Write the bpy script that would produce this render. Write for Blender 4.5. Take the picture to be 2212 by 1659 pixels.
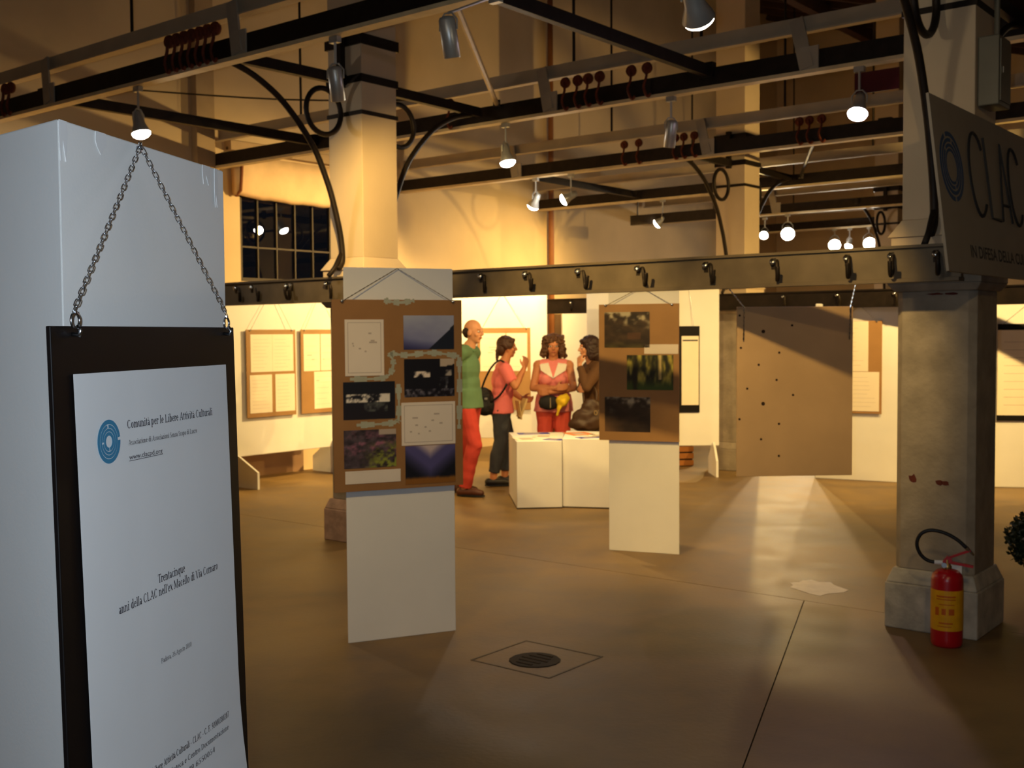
import bpy, math, random
from mathutils import Vector, Matrix, Euler
random.seed(7)
scene = bpy.context.scene
for o in list(bpy.data.objects): bpy.data.objects.remove(o)
class Pending:                              # objects are linked in one go at the end of the script
    def __init__(s): s.objects = s; s.todo = []
    def link(s, o): s.todo.append(o)
COL = Pending()
# ------------------------------------------------------------------ camera
cd = bpy.data.cameras.new('camera'); cam = bpy.data.objects.new('camera', cd); COL.objects.link(cam)
cd.sensor_width = 36.0; cd.lens = 2418.0 / 2212.0 * 36.0
PITCH, ROLL = math.radians(2.58), math.radians(-0.41)
_u = Vector((0, math.sin(PITCH), math.cos(PITCH))); _r = Vector((1, 0, 0)); _w = Vector((0, math.cos(PITCH), -math.sin(PITCH)))
_r2 = math.cos(ROLL) * _r + math.sin(ROLL) * _u; _u2 = -math.sin(ROLL) * _r + math.cos(ROLL) * _u
cam.matrix_world = Matrix((( _r2.x, _u2.x, -_w.x, 0), (_r2.y, _u2.y, -_w.y, 0), (_r2.z, _u2.z, -_w.z, 1.55), (0, 0, 0, 1)))
cd.clip_end = 100; cd.dof.use_dof = True; cd.dof.focus_distance = 2.05; cd.dof.aperture_fstop = 11.0
scene.camera = cam
scene.view_settings.view_transform = 'Standard'; scene.view_settings.look = 'None'
scene.view_settings.gamma = 1.0; scene.view_settings.exposure = 0.2; scene.view_settings.use_curve_mapping = False
# ------------------------------------------------------------------ world (night outside) and the camera's flash
wd = bpy.data.worlds.new('night'); scene.world = wd; wd.use_nodes = True
wd.node_tree.nodes['Background'].inputs[0].default_value = (0.01, 0.011, 0.016, 1); wd.node_tree.nodes['Background'].inputs[1].default_value = 0.3
fl = bpy.data.lights.new('camera_flash', 'AREA'); fl.shape = 'RECTANGLE'; fl.size = 0.03; fl.size_y = 0.015; fl.energy = 19.0; fl.color = (0.72, 0.86, 1.0); fl.spread = math.radians(150)
flo = bpy.data.objects.new('camera_flash', fl); COL.objects.link(flo); flo.location = (-0.05, 0.0, 1.58); flo.rotation_euler = (math.radians(88), 0, math.radians(6))

WARM = (1.0, 0.655, 0.21)
SPOT_W = 400.0
# ------------------------------------------------------------------ grid of the hall: U along the rails, Vv across them
P00 = Vector((-1.105, 8.47, 0)); U = Vector((0.778, -0.628, 0)).normalized(); Vv = Vector((0.628, 0.778, 0)).normalized()
RZ = math.atan2(U.y, U.x)
def G(a, c, z=0.0): return P00 + a * U + c * Vv + Vector((0, 0, z))

# ------------------------------------------------------------------ materials
def lin(c):
    return tuple(((v / 255.0) / 12.92 if v / 255.0 <= 0.04045 else ((v / 255.0 + 0.055) / 1.055) ** 2.4) for v in c)
MATS = {}
def mat(name, rgb, rough=0.6, metal=0.0, var=0.12, scale=6.0, bump=0.0, bscale=60.0, spec=0.4, coat=0.0):
    if name in MATS: return MATS[name]
    m = bpy.data.materials.new(name); m.use_nodes = True; nt = m.node_tree; b = nt.nodes['Principled BSDF']
    c = lin(rgb); b.inputs['Roughness'].default_value = rough; b.inputs['Metallic'].default_value = metal; b.inputs['Specular IOR Level'].default_value = spec
    if coat: b.inputs['Coat Weight'].default_value = coat
    tc = nt.nodes.new('ShaderNodeTexCoord'); nz = nt.nodes.new('ShaderNodeTexNoise'); nz.inputs['Scale'].default_value = scale; nz.inputs['Detail'].default_value = 5
    nt.links.new(tc.outputs['Object'], nz.inputs['Vector'])
    cr = nt.nodes.new('ShaderNodeValToRGB'); cr.color_ramp.elements[0].position = 0.3; cr.color_ramp.elements[1].position = 0.7
    cr.color_ramp.elements[0].color = tuple(v * (1 - var) for v in c) + (1,); cr.color_ramp.elements[1].color = tuple(min(1, v * (1 + var * 0.6)) for v in c) + (1,)
    nt.links.new(nz.outputs['Fac'], cr.inputs['Fac']); nt.links.new(cr.outputs['Color'], b.inputs['Base Color'])
    if bump:
        n2 = nt.nodes.new('ShaderNodeTexNoise'); n2.inputs['Scale'].default_value = bscale; n2.inputs['Detail'].default_value = 4
        bp = nt.nodes.new('ShaderNodeBump'); bp.inputs['Strength'].default_value = bump; bp.inputs['Distance'].default_value = 0.01
        nt.links.new(tc.outputs['Object'], n2.inputs['Vector']); nt.links.new(n2.outputs['Fac'], bp.inputs['Height']); nt.links.new(bp.outputs['Normal'], b.inputs['Normal'])
    MATS[name] = m; return m
def emit(name, rgb, s):
    if name in MATS: return MATS[name]
    m = bpy.data.materials.new(name); m.use_nodes = True; b = m.node_tree.nodes['Principled BSDF']
    b.inputs['Base Color'].default_value = (*rgb, 1); b.inputs['Emission Color'].default_value = (*rgb, 1); b.inputs['Emission Strength'].default_value = s
    MATS[name] = m; return m
def vmat():
    if 'print' in MATS: return MATS['print']
    m = bpy.data.materials.new('print'); m.use_nodes = True; nt = m.node_tree; b = nt.nodes['Principled BSDF']; b.inputs['Roughness'].default_value = 0.35
    at = nt.nodes.new('ShaderNodeVertexColor'); at.layer_name = 'ink'; nt.links.new(at.outputs['Color'], b.inputs['Base Color']); MATS['print'] = m; return m
def floor_mat():
    m = bpy.data.materials.new('concrete_floor'); m.use_nodes = True; nt = m.node_tree; b = nt.nodes['Principled BSDF']
    tc = nt.nodes.new('ShaderNodeTexCoord')
    def nz(sc, det, dist=0.0):
        n = nt.nodes.new('ShaderNodeTexNoise'); n.inputs['Scale'].default_value = sc; n.inputs['Detail'].default_value = det; n.inputs['Distortion'].default_value = dist
        nt.links.new(tc.outputs['Object'], n.inputs['Vector']); return n
    a, d, e = nz(0.7, 6, 0.6), nz(3.5, 8, 0.3), nz(40, 4)
    mx = nt.nodes.new('ShaderNodeMath'); mx.operation = 'MULTIPLY_ADD'; mx.inputs[1].default_value = 0.6; nt.links.new(a.outputs['Fac'], mx.inputs[0])
    m2 = nt.nodes.new('ShaderNodeMath'); m2.operation = 'MULTIPLY'; m2.inputs[1].default_value = 0.4; nt.links.new(d.outputs['Fac'], m2.inputs[0]); nt.links.new(m2.outputs[0], mx.inputs[2])
    cr = nt.nodes.new('ShaderNodeValToRGB'); cr.color_ramp.elements[0].position = 0.36; cr.color_ramp.elements[1].position = 0.64
    cr.color_ramp.elements[0].color = (*lin((95, 73, 43)), 1); cr.color_ramp.elements[1].color = (*lin((134, 107, 64)), 1)
    nt.links.new(mx.outputs[0], cr.inputs['Fac']); nt.links.new(cr.outputs['Color'], b.inputs['Base Color'])
    r = nt.nodes.new('ShaderNodeMapRange'); r.inputs['To Min'].default_value = 0.42; r.inputs['To Max'].default_value = 0.62; nt.links.new(d.outputs['Fac'], r.inputs['Value']); nt.links.new(r.outputs[0], b.inputs['Roughness'])
    bp = nt.nodes.new('ShaderNodeBump'); bp.inputs['Strength'].default_value = 0.12; bp.inputs['Distance'].default_value = 0.01
    nt.links.new(e.outputs['Fac'], bp.inputs['Height']); nt.links.new(bp.outputs['Normal'], b.inputs['Normal'])
    MATS['concrete_floor'] = m; return m
def glass_mat():
    m = bpy.data.materials.new('window_glass'); m.use_nodes = True; nt = m.node_tree; b = nt.nodes['Principled BSDF']
    b.inputs['Base Color'].default_value = (0.8, 0.83, 0.82, 1); b.inputs['Roughness'].default_value = 0.0; b.inputs['Transmission Weight'].default_value = 1.0; b.inputs['IOR'].default_value = 1.5
    MATS['window_glass'] = m; return m

WHITE = mat('white_panel_paint', (232, 230, 226), 0.5, var=0.03, scale=4, bump=0.03, bscale=150)
WALL = mat('wall_plaster', (212, 186, 146), 0.85, var=0.10, scale=1.3, bump=0.1, bscale=25)
WALLLOW = mat('wall_dado_paint', (150, 116, 86), 0.7, var=0.15, scale=2)
FLOOR = floor_mat(); GLASS = glass_mat()
STONE = mat('pale_stone', (150, 138, 120), 0.75, var=0.22, scale=9, bump=0.35, bscale=35)
STONEPINK = mat('pink_stone', (178, 146, 124), 0.8, var=0.22, scale=14, bump=0.4, bscale=30)
PLASTER = mat('column_plaster', (204, 182, 150), 0.8, var=0.06, scale=3, bump=0.06, bscale=40)
IRON = mat('dark_iron', (44, 36, 30), 0.55, 0.6, var=0.25, scale=12)
IRON2 = mat('brown_rail_iron', (98, 86, 70), 0.5, 0.1, var=0.2, scale=8)
FLANGE = mat('rail_flange_lit_cream', (206, 188, 150), 0.55, 0.15, var=0.15, scale=9)  # lighter than the web to stand in for lamplight from below
GREYBEAM = mat('grey_channel_paint', (186, 172, 148), 0.55, 0.2, var=0.1, scale=5)
GREYBR = mat('grey_strap_paint', (168, 158, 142), 0.5, 0.2, var=0.1)
RUST = mat('rusty_hook', (104, 46, 20), 0.8, 0.2, var=0.35, scale=30)
STEEL = mat('galvanised_steel', (190, 192, 196), 0.25, 1.0, var=0.1, scale=40)
MDF = mat('brown_board_mdf', (160, 120, 74), 0.6, var=0.10, scale=5)
MDFB = mat('brown_board_teal_stained', (150, 108, 62), 0.55, var=0.10, scale=5)
PLY = mat('plywood_face', (196, 162, 118), 0.6, var=0.12, scale=2.5)
PLYHOLE = mat('drilled_hole', (52, 34, 20), 0.9, var=0.2)
BLACK = mat('black_board_gloss', (16, 11, 10), 0.45, var=0.1, spec=0.25)
PAPER = mat('white_paper', (228, 226, 224), 0.6, var=0.02)
PAPERW = mat('cream_paper', (238, 226, 206), 0.6, var=0.03)
INK = mat('dark_ink', (58, 55, 66), 0.7, var=0.05)
BLUE = mat('blue_ink', (58, 128, 164), 0.6, var=0.05)
PENCIL = mat('pale_pencil_ink', (184, 170, 158), 0.7, var=0.05)
REDP = mat('red_enamel', (176, 14, 26), 0.3, var=0.08, coat=0.4)
YELLOWL = mat('yellow_label', (222, 160, 18), 0.45, var=0.12, scale=20)
ORANGE_INK = mat('orange_label_ink', (196, 92, 16), 0.5, var=0.1)
RUBBER = mat('black_rubber', (20, 20, 24), 0.5, var=0.1)
BRASS = mat('brass_collar', (176, 148, 96), 0.35, 0.8, var=0.1)
SIGN = mat('sign_board_paint', (142, 132, 118), 0.7, var=0.05)
SIGNINK = mat('sign_dark_ink', (40, 40, 42), 0.7, var=0.05)
SIGNBLUE = mat('sign_blue_ink', (38, 66, 104), 0.7, var=0.05)
LAMPG = mat('lamp_grey_metal', (176, 176, 172), 0.35, 0.5, var=0.05)
LENS = emit('halogen_lens', (1.0, 0.86, 0.62), 60.0)
LENSW = emit('halogen_lens_facing', (1.0, 0.93, 0.82), 160.0)
LENSP = emit('violet_halogen_lens', (1.0, 0.80, 1.0), 140.0)
DARKGLASS = mat('unlit_lens', (150, 150, 150), 0.15, var=0.02)
WOODDARK = mat('dark_roof_timber', (66, 40, 22), 0.8, var=0.25, scale=5)
ROOFB = mat('roof_boards', (54, 36, 22), 0.85, var=0.25, scale=4)
LEAF = mat('dark_leaf', (26, 40, 16), 0.5, var=0.35, scale=20)
TERRA = mat('terracotta', (120, 62, 38), 0.8, var=0.15)
CLOTH = mat('canvas_blind', (224, 190, 146), 0.85, var=0.1, scale=5, bump=0.25, bscale=18)
CABG = mat('grey_cabinet_paint', (112, 106, 90), 0.5, 0.2, var=0.08)
BROWNRED = mat('red_brown_stain', (92, 38, 26), 0.85, var=0.2, scale=30)
MUNTIN = mat('window_iron', (46, 35, 24), 0.6, 0.3, var=0.15)
GLINT = mat('pale_lamp_glint', (206, 198, 182), 0.6, var=0.12, scale=14)
JOINT = mat('joint_filler', (50, 40, 30), 0.9, var=0.2)  # dark filler colour for joints, slots and skirting
GRATE = mat('drain_grate_iron', (34, 27, 20), 0.7, 0.4, var=0.3, scale=30)
CRATE = mat('crate_wood', (166, 104, 44), 0.7, var=0.2, scale=8)

# ------------------------------------------------------------------ mesh builder
class MB:
    def __init__(s): s.v = []; s.f = []
    def add(s, vs, fs):
        n = len(s.v); s.v += [Vector(p) for p in vs]; s.f += [tuple(i + n for i in f) for f in fs]; return s
    def box(s, c, size, rot=None):
        c = Vector(c); h = Vector(size) * 0.5; R = rot.to_3x3() if rot is not None else Matrix.Identity(3)
        vs = [c + R @ Vector((x * h.x, y * h.y, z * h.z)) for x in (-1, 1) for y in (-1, 1) for z in (-1, 1)]
        return s.add(vs, [(0, 1, 3, 2), (4, 6, 7, 5), (0, 4, 5, 1), (2, 3, 7, 6), (0, 2, 6, 4), (1, 5, 7, 3)])
    def span(s, lo, hi):
        lo, hi = Vector(lo), Vector(hi); return s.box((lo + hi) / 2, hi - lo)
    def beam(s, p, q, w, h, up=Vector((0, 0, 1))):
        p, q = Vector(p), Vector(q); d = (q - p); L = d.length; d.normalize(); x = d.cross(up); x = x.normalized() if x.length > 1e-4 else Vector((1, 0, 0)); z = x.cross(d)
        R = Matrix((d, x, z)).transposed(); return s.box((p + q) / 2, (L, w, h), R)
    def prism(s, poly, z0, z1):
        n = len(poly); vs = [(p[0], p[1], z0) for p in poly] + [(p[0], p[1], z1) for p in poly]
        return s.add(vs, [tuple(range(n))[::-1], tuple(range(n, 2 * n))] + [(i, (i + 1) % n, n + (i + 1) % n, n + i) for i in range(n)])
    def frustum(s, c, pts0, z0, pts1, z1):
        n = len(pts0); c = Vector(c); vs = [c + Vector((p[0], p[1], z0)) for p in pts0] + [c + Vector((p[0], p[1], z1)) for p in pts1]
        return s.add(vs, [tuple(range(n))[::-1], tuple(range(n, 2 * n))] + [(i, (i + 1) % n, n + (i + 1) % n, n + i) for i in range(n)])
    def tube(s, pts, r, n=8, closed=False, radii=None):
        pts = [Vector(p) for p in pts]; m = len(pts); rings = []
        prev = None
        for i, p in enumerate(pts):
            if closed: t = pts[(i + 1) % m] - pts[i - 1]
            else: t = pts[min(i + 1, m - 1)] - pts[max(i - 1, 0)]
            t.normalize()
            if prev is None:
                x = t.cross(Vector((0, 0, 1)));  x = x if x.length > 0.05 else t.cross(Vector((0, 1, 0)))
            else: x = prev - t * prev.dot(t)
            x.normalize(); prev = x; y = t.cross(x); rr = radii[i] if radii else r
            rings.append([p + (x * math.cos(2 * math.pi * k / n) + y * math.sin(2 * math.pi * k / n)) * rr for k in range(n)])
        vs = [q for rg in rings for q in rg]; fs = []
        for i in range(m if closed else m - 1):
            j = (i + 1) % m
            for k in range(n): fs.append((i * n + k, i * n + (k + 1) % n, j * n + (k + 1) % n, j * n + k))
        if not closed: fs += [tuple(range(n))[::-1], tuple(range((m - 1) * n, m * n))]
        return s.add(vs, fs)
    def lathe(s, prof, c=(0, 0, 0), n=20, R=None):
        c = Vector(c); m = len(prof); vs = []
        for r, z in prof:
            for k in range(n):
                p = Vector((r * math.cos(2 * math.pi * k / n), r * math.sin(2 * math.pi * k / n), z)); vs.append(c + (R @ p if R else p))
        fs = [(i * n + k, i * n + (k + 1) % n, (i + 1) * n + (k + 1) % n, (i + 1) * n + k) for i in range(m - 1) for k in range(n)]
        fs += [tuple(range(n))[::-1], tuple(range((m - 1) * n, m * n))]
        return s.add(vs, fs)
    def ell(s, c, r, n=14, m=9, R=None):
        c = Vector(c); vs = []; fs = []
        for i in range(m + 1):
            t = math.pi * i / m
            t = min(max(t, 0.02), math.pi - 0.02)
            for k in range(n):
                p = Vector((r[0] * math.sin(t) * math.cos(2 * math.pi * k / n), r[1] * math.sin(t) * math.sin(2 * math.pi * k / n), -r[2] * math.cos(t)))
                vs.append(c + (R @ p if R else p))
        for i in range(m):
            for k in range(n): fs.append((i * n + k, i * n + (k + 1) % n, (i + 1) * n + (k + 1) % n, (i + 1) * n + k))
        fs += [tuple(range(n))[::-1], tuple(range(m * n, (m + 1) * n))]
        return s.add(vs, fs)
    def cap(s, p, r0, q, r1, n=12):       # tapered capsule
        p, q = Vector(p), Vector(q); d = q - p; L = max(d.length, 1e-5); d = d / L
        pts = []; rad = []
        for t in (-85, -60, -30): a = math.radians(t); pts.append(p + d * (r0 * math.sin(a))); rad.append(r0 * math.cos(a))
        pts += [p, q]; rad += [r0, r1]
        for t in (30, 60, 85): a = math.radians(t); pts.append(q + d * (r1 * math.sin(a))); rad.append(r1 * math.cos(a))
        x = d.cross(Vector((0, 0, 1))); x = x if x.length > 0.05 else d.cross(Vector((0, 1, 0))); x.normalize(); y = d.cross(x)
        m = len(pts); vs = [pp + (x * math.cos(2 * math.pi * k / n) + y * math.sin(2 * math.pi * k / n)) * rr for pp, rr in zip(pts, rad) for k in range(n)]
        fs = [(i * n + k, i * n + (k + 1) % n, (i + 1) * n + (k + 1) % n, (i + 1) * n + k) for i in range(m - 1) for k in range(n)]
        fs += [tuple(range(n))[::-1], tuple(range((m - 1) * n, m * n))]
        return s.add(vs, fs)
    def mesh(s, name, inv=None):
        me = bpy.data.meshes.new(name); me.from_pydata([(inv @ p if inv else p) for p in s.v], [], s.f); me.update()
        import bmesh
        bm = bmesh.new(); bm.from_mesh(me); bmesh.ops.recalc_face_normals(bm, faces=bm.faces[:]); bm.to_mesh(me); bm.free(); return me

WM = {}                                    # world matrix of every thing
def tag(o, label=None, cat=None, group=None, kind=None):
    if label: o['label'] = label
    if cat: o['category'] = cat
    if group: o['group'] = group
    if kind: o['kind'] = kind
    return o
def thing(name, label, cat, loc=(0, 0, 0), rotz=0.0, group=None, rotx=0.0, kind=None):
    o = bpy.data.objects.new(name, None); o.empty_display_size = 0.1; COL.objects.link(o); o.location = loc; o.rotation_euler = (rotx, 0, rotz)
    WM[o] = Matrix.Translation(Vector(loc)) @ Euler((rotx, 0, rotz)).to_matrix().to_4x4(); return tag(o, label, cat, group, kind)
def link(name, me, m, parent=None, smooth=False, bevel=0.0):
    o = bpy.data.objects.new(name, me); COL.objects.link(o)
    if m is not None and not me.materials: me.materials.append(m)
    if parent is not None: o.parent = parent
    WM[o] = WM.get(parent, Matrix.Identity(4))
    if smooth:
        for p in me.polygons: p.use_smooth = True
    if bevel:
        b = o.modifiers.new('bevel', 'BEVEL'); b.width = bevel; b.segments = 2; b.limit_method = 'ANGLE'
    return o
def part(name, mb, m, parent=None, world=True, smooth=False, bevel=0.0):
    inv = WM[parent].inverted() if (parent is not None and world) else None
    return link(name, mb.mesh(name, inv), m, parent, smooth, bevel)
def struct(name, mb, m, label=None):
    o = part(name, mb, m); o['kind'] = 'structure'
    if label: o['label'] = label
    return o
def evaluated(o):
    scene.collection.objects.link(o); dg = bpy.context.evaluated_depsgraph_get(); dg.update(); return bpy.data.meshes.new_from_object(o.evaluated_get(dg))
def text_mesh(txt, bold=0.0, shear=0.0):
    cu = bpy.data.curves.new('t', 'FONT'); cu.body = txt; cu.size = 1.0; cu.offset = bold; cu.shear = shear; cu.resolution_u = 3
    o = bpy.data.objects.new('t', cu); me = evaluated(o); bpy.data.objects.remove(o); bpy.data.curves.remove(cu); return me
def text(name, txt, m, parent, x0, x1, z, hgt, y=-0.004, bold=0.0, shear=0.0, lean=0.0):
    """flat lettering on the local XZ plane of a board, fitted between x0 and x1, capital height hgt"""
    me = serif_mesh(txt, bold) if shear == "serif" else text_mesh(txt, bold, shear); xs = [v.co.x for v in me.vertices]; a, b = min(xs), max(xs); k = (x1 - x0) / (b - a)
    for v in me.vertices: v.co = (x0 + (v.co.x - a) * k, y, z + v.co.y * hgt / (0.66 if shear == 'serif' else 0.72))
    me.materials.clear(); return link(name, me, m, parent)

# ---- a small serif alphabet: S stem, H hairline, D thick diagonal, B bowl arc, O dot
_X = .45
SER = {
 'a': (.43, 'S .31 0 .34 b;B .19 .33 .155 .125 15 165;B .185 .125 .15 .13 0 360'), 'b': (.50, 'S .11 0 .68 t;B .26 .22 .19 .235 0 360'), 'c': (.42, 'B .23 .22 .19 .235 45 318'),
 'd': (.50, 'S .37 0 .68 tb;B .22 .22 .19 .235 0 360'), 'e': (.44, 'B .22 .22 .19 .235 0 322;H .06 .24 .40 .24'), 'f': (.32, 'S .14 0 .54 b;B .25 .54 .155 .145 35 180;H .02 .435 .28 .435'),
 'g': (.46, 'B .21 .29 .17 .16 0 360;B .22 -.07 .19 .13 0 360;H .30 .42 .45 .44'), 'h': (.52, 'S .11 0 .68 tb;B .25 .26 .19 .185 0 170;S .39 0 .27 b'), 'i': (.27, 'S .13 0 .45 tb;O .13 .61'), 'l': (.27, 'S .13 0 .68 tb'),
 'm': (.76, 'S .11 0 .45 tb;B .24 .26 .18 .185 0 170;S .37 0 .27 b;B .50 .26 .18 .185 0 170;S .63 0 .27 b'), 'n': (.52, 'S .11 0 .45 tb;B .25 .26 .19 .185 0 170;S .39 0 .27 b'), 'o': (.47, 'B .23 .22 .20 .235 0 360'),
 'p': (.50, 'S .11 -.21 .45 tb;B .26 .22 .19 .235 0 360'), 'q': (.50, 'S .38 -.21 .45 b;B .22 .22 .19 .235 0 360'), 'r': (.37, 'S .11 0 .45 tb;B .24 .29 .14 .155 35 150;O .33 .37'), 's': (.37, 'B .18 .335 .14 .12 35 268;B .18 .11 .14 .12 -145 88'),
 't': (.31, 'S .14 .06 .58 -;H .02 .435 .29 .435;B .21 .10 .12 .11 180 305'), 'u': (.52, 'S .11 .17 .45 t;B .25 .17 .19 .18 180 350;S .39 0 .45 tb'), 'v': (.46, 'D .09 .45 .23 0;H .40 .45 .24 0;H .02 .44 .18 .44;H .32 .44 .46 .44'),
 'x': (.46, 'D .09 .45 .36 0;H .38 .45 .08 0;H .02 .44 .18 .44;H .28 .015 .44 .015'), 'z': (.42, 'H .05 .43 .37 .43;D .32 .43 .08 .02;H .05 .02 .38 .02'),
 'A': (.66, 'H .06 0 .31 .66;D .32 .66 .55 0;H .15 .22 .47 .22;H .0 .015 .16 .015;H .46 .015 .66 .015'), 'B': (.60, 'S .13 0 .66 tb;B .22 .50 .23 .165 -90 90;B .22 .17 .28 .175 -90 90'), 'C': (.65, 'B .33 .33 .30 .345 42 318'), 'D': (.67, 'S .13 0 .66 tb;B .22 .33 .38 .34 -90 90'),
 'F': (.56, 'S .13 0 .66 tb;H .1 .64 .52 .64;H .15 .35 .40 .35;H .51 .54 .51 .66'), 'L': (.58, 'S .13 0 .66 tb;H .1 .02 .55 .02;H .54 .0 .55 .14'), 'M': (.86, 'H .11 0 .11 .66;D .12 .66 .40 .03;H .70 .66 .42 .03;S .72 0 .66 tb;H .03 .015 .2 .015;H .03 .64 .16 .64'),
 'P': (.57, 'S .13 0 .66 tb;B .22 .48 .28 .19 -90 90'), 'S': (.50, 'B .25 .49 .19 .175 35 268;B .25 .17 .20 .18 -145 88'), 'T': (.60, 'S .30 0 .66 b;H .03 .64 .57 .64;H .035 .52 .035 .65;H .565 .52 .565 .65'), 'V': (.65, 'D .09 .66 .32 0;H .58 .66 .33 0;H .0 .645 .18 .645;H .48 .645 .66 .645'),
 '0': (.48, 'B .24 .32 .20 .34 0 360'), '1': (.48, 'S .25 0 .66 b;H .12 .56 .25 .66'), '2': (.48, 'B .23 .47 .18 .19 -25 165;D .35 .40 .09 .04;H .05 .03 .42 .03'), '3': (.48, 'B .22 .49 .16 .165 -80 150;B .22 .17 .19 .18 -150 80'), '4': (.48, 'S .33 0 .66 -;H .04 .2 .45 .2;H .05 .2 .33 .66'),
 '5': (.48, 'H .12 .64 .41 .64;H .12 .64 .10 .36;B .22 .2 .20 .2 -140 120'), '6': (.48, 'B .24 .2 .19 .21 0 360;B .34 .28 .29 .38 95 190'), '7': (.48, 'H .06 .63 .43 .63;D .40 .62 .18 0'), '8': (.48, 'B .24 .49 .17 .165 0 360;B .24 .17 .20 .18 0 360'), '9': (.48, 'B .23 .45 .19 .21 0 360;B .13 .37 .29 .38 -85 10'),
 '.': (.24, 'O .11 .05'), ',': (.24, 'O .11 .05;H .14 .04 .08 -.10'), '-': (.34, 'H .05 .22 .28 .22'), "'": (.2, 'H .1 .66 .09 .48')}
SER['à'] = (.43, SER['a'][1] + ';H .12 .64 .24 .53')
def serif_mesh(txt, wt=.10):
    mb = MB(); x = 0.0; th = .035 + wt * .1
    def quad(p): mb.add([(q[0], q[1], 0) for q in p], [tuple(range(len(p)))])
    def bar(x0, y0, x1, y1, w):
        d = Vector((x1 - x0, y1 - y0)); d.normalize(); n = Vector((-d.y, d.x)) * w / 2; quad([(x0 - n.x, y0 - n.y), (x1 - n.x, y1 - n.y), (x1 + n.x, y1 + n.y), (x0 + n.x, y0 + n.y)])
    for ch in txt:
        if ch == ' ': x += .26; continue
        adv, spec = SER[ch]
        for st in spec.split(';'):
            k = st.split(); v = [float(q) for q in k[1:] if q not in ('t', 'b', 'tb', '-')]
            if k[0] == 'S':
                quad([(x + v[0] - wt / 2, v[1]), (x + v[0] + wt / 2, v[1]), (x + v[0] + wt / 2, v[2]), (x + v[0] - wt / 2, v[2])])
                if 'b' in k[-1]: bar(x + v[0] - .11, v[1] + .015, x + v[0] + .11, v[1] + .015, th)
                if 't' in k[-1]: bar(x + v[0] - .11, v[2] - .02, x + v[0] + .02, v[2] - .01, th)
            elif k[0] == 'H': bar(x + v[0], v[1], x + v[2], v[3], th)
            elif k[0] == 'D': bar(x + v[0], v[1], x + v[2], v[3], wt * .95)
            elif k[0] == 'O': quad([(x + v[0] + .058 * math.cos(t * math.pi / 4), v[1] + .058 * math.sin(t * math.pi / 4)) for t in range(8)])
            elif k[0] == 'B':
                cx, cy, rx, ry, a0, a1 = v; n = max(6, int((a1 - a0) / 20))
                for i in range(n):
                    P = [math.radians(a0 + (a1 - a0) * j / n) for j in (i, i + 1)]
                    quad([(x + cx + rx * math.cos(P[0]), cy + ry * math.sin(P[0])), (x + cx + rx * math.cos(P[1]), cy + ry * math.sin(P[1])), (x + cx + (rx - wt) * math.cos(P[1]), cy + (ry - th) * math.sin(P[1])), (x + cx + (rx - wt) * math.cos(P[0]), cy + (ry - th) * math.sin(P[0]))])
        x += adv
    me = bpy.data.meshes.new('lettering'); me.from_pydata([tuple(p) for p in mb.v], [], mb.f); me.update(); return me

# ================================================================== THE HALL
WA, WB_, WC0, WC1 = -3.75, 13.5, -9.5, 14.8      # wall planes in a (left, right) and c (behind, far)
# floor: slabs with open joints on a dark bed
fb = MB(); fb.prism([G(WA - .3, WC0 - .3)[:2], G(WB_ + .3, WC0 - .3)[:2], G(WB_ + .3, WC1 + .3)[:2], G(WA - .3, WC1 + .3)[:2]], -0.2, -0.03)
floor = struct('floor', fb, JOINT)
def jl(c): return 3.47 - 0.357 * (c - 0.13)
g = 0.003
for poly in ([(WA, .13 + g), (WB_, .13 + g), (WB_, WC1), (WA, WC1)],
             [(WA, WC0), (jl(WC0) - g, WC0), (jl(.13) - g, .13 - g), (WA, .13 - g)],
             [(jl(WC0) + g, WC0), (WB_, WC0), (WB_, .13 - g), (jl(.13) + g, .13 - g)]):
    s = part('slab', MB().prism([G(*p)[:2] for p in poly], -0.03, 0.0), FLOOR, floor)
dr = thing('floor_drain', 'dark square drain cover set in the concrete floor in front of the first display panel', 'drain', G(2.95, -1.72, 0), RZ)
fr = MB()
for s in (-1, 1):
    fr.box((s * .23, 0, .001), (.009, .43, .002)); fr.box((0, s * .21, .001), (.451, .009, .002))
part('rim', fr, mat('worn_rim_concrete', (104, 92, 76), .7, var=.25, scale=20), dr, world=False)
part('cover', MB().lathe([(.0, 0), (.125, 0), (.12, .004), (0, .005)], (0.01, -.03, 0), 16), GRATE, dr, world=False)
for k in range(5): part('slot', MB().box((0.01, -.11 + .04 * k, .0055), (.15 - abs(k - 2) * .03, .012, .002)), JOINT, dr, world=False)
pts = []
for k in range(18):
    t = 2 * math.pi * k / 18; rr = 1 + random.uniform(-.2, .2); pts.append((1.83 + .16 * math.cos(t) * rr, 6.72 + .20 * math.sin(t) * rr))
part('lamp_glint_patch', MB().prism(pts, 0, 0.0015), GLINT, floor)  # pale patch painted where a lamp reflects on the slab

# walls
def wall(name, p, q, z0, z1, m, th=0.25, out=None):
    d = (q - p).normalized(); n = Vector((-d.y, d.x, 0)) * (out or 1); b = MB()
    b.prism([p[:2], q[:2], (q + n * th)[:2], (p + n * th)[:2]], z0, z1); return struct(name, b, m)
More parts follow.
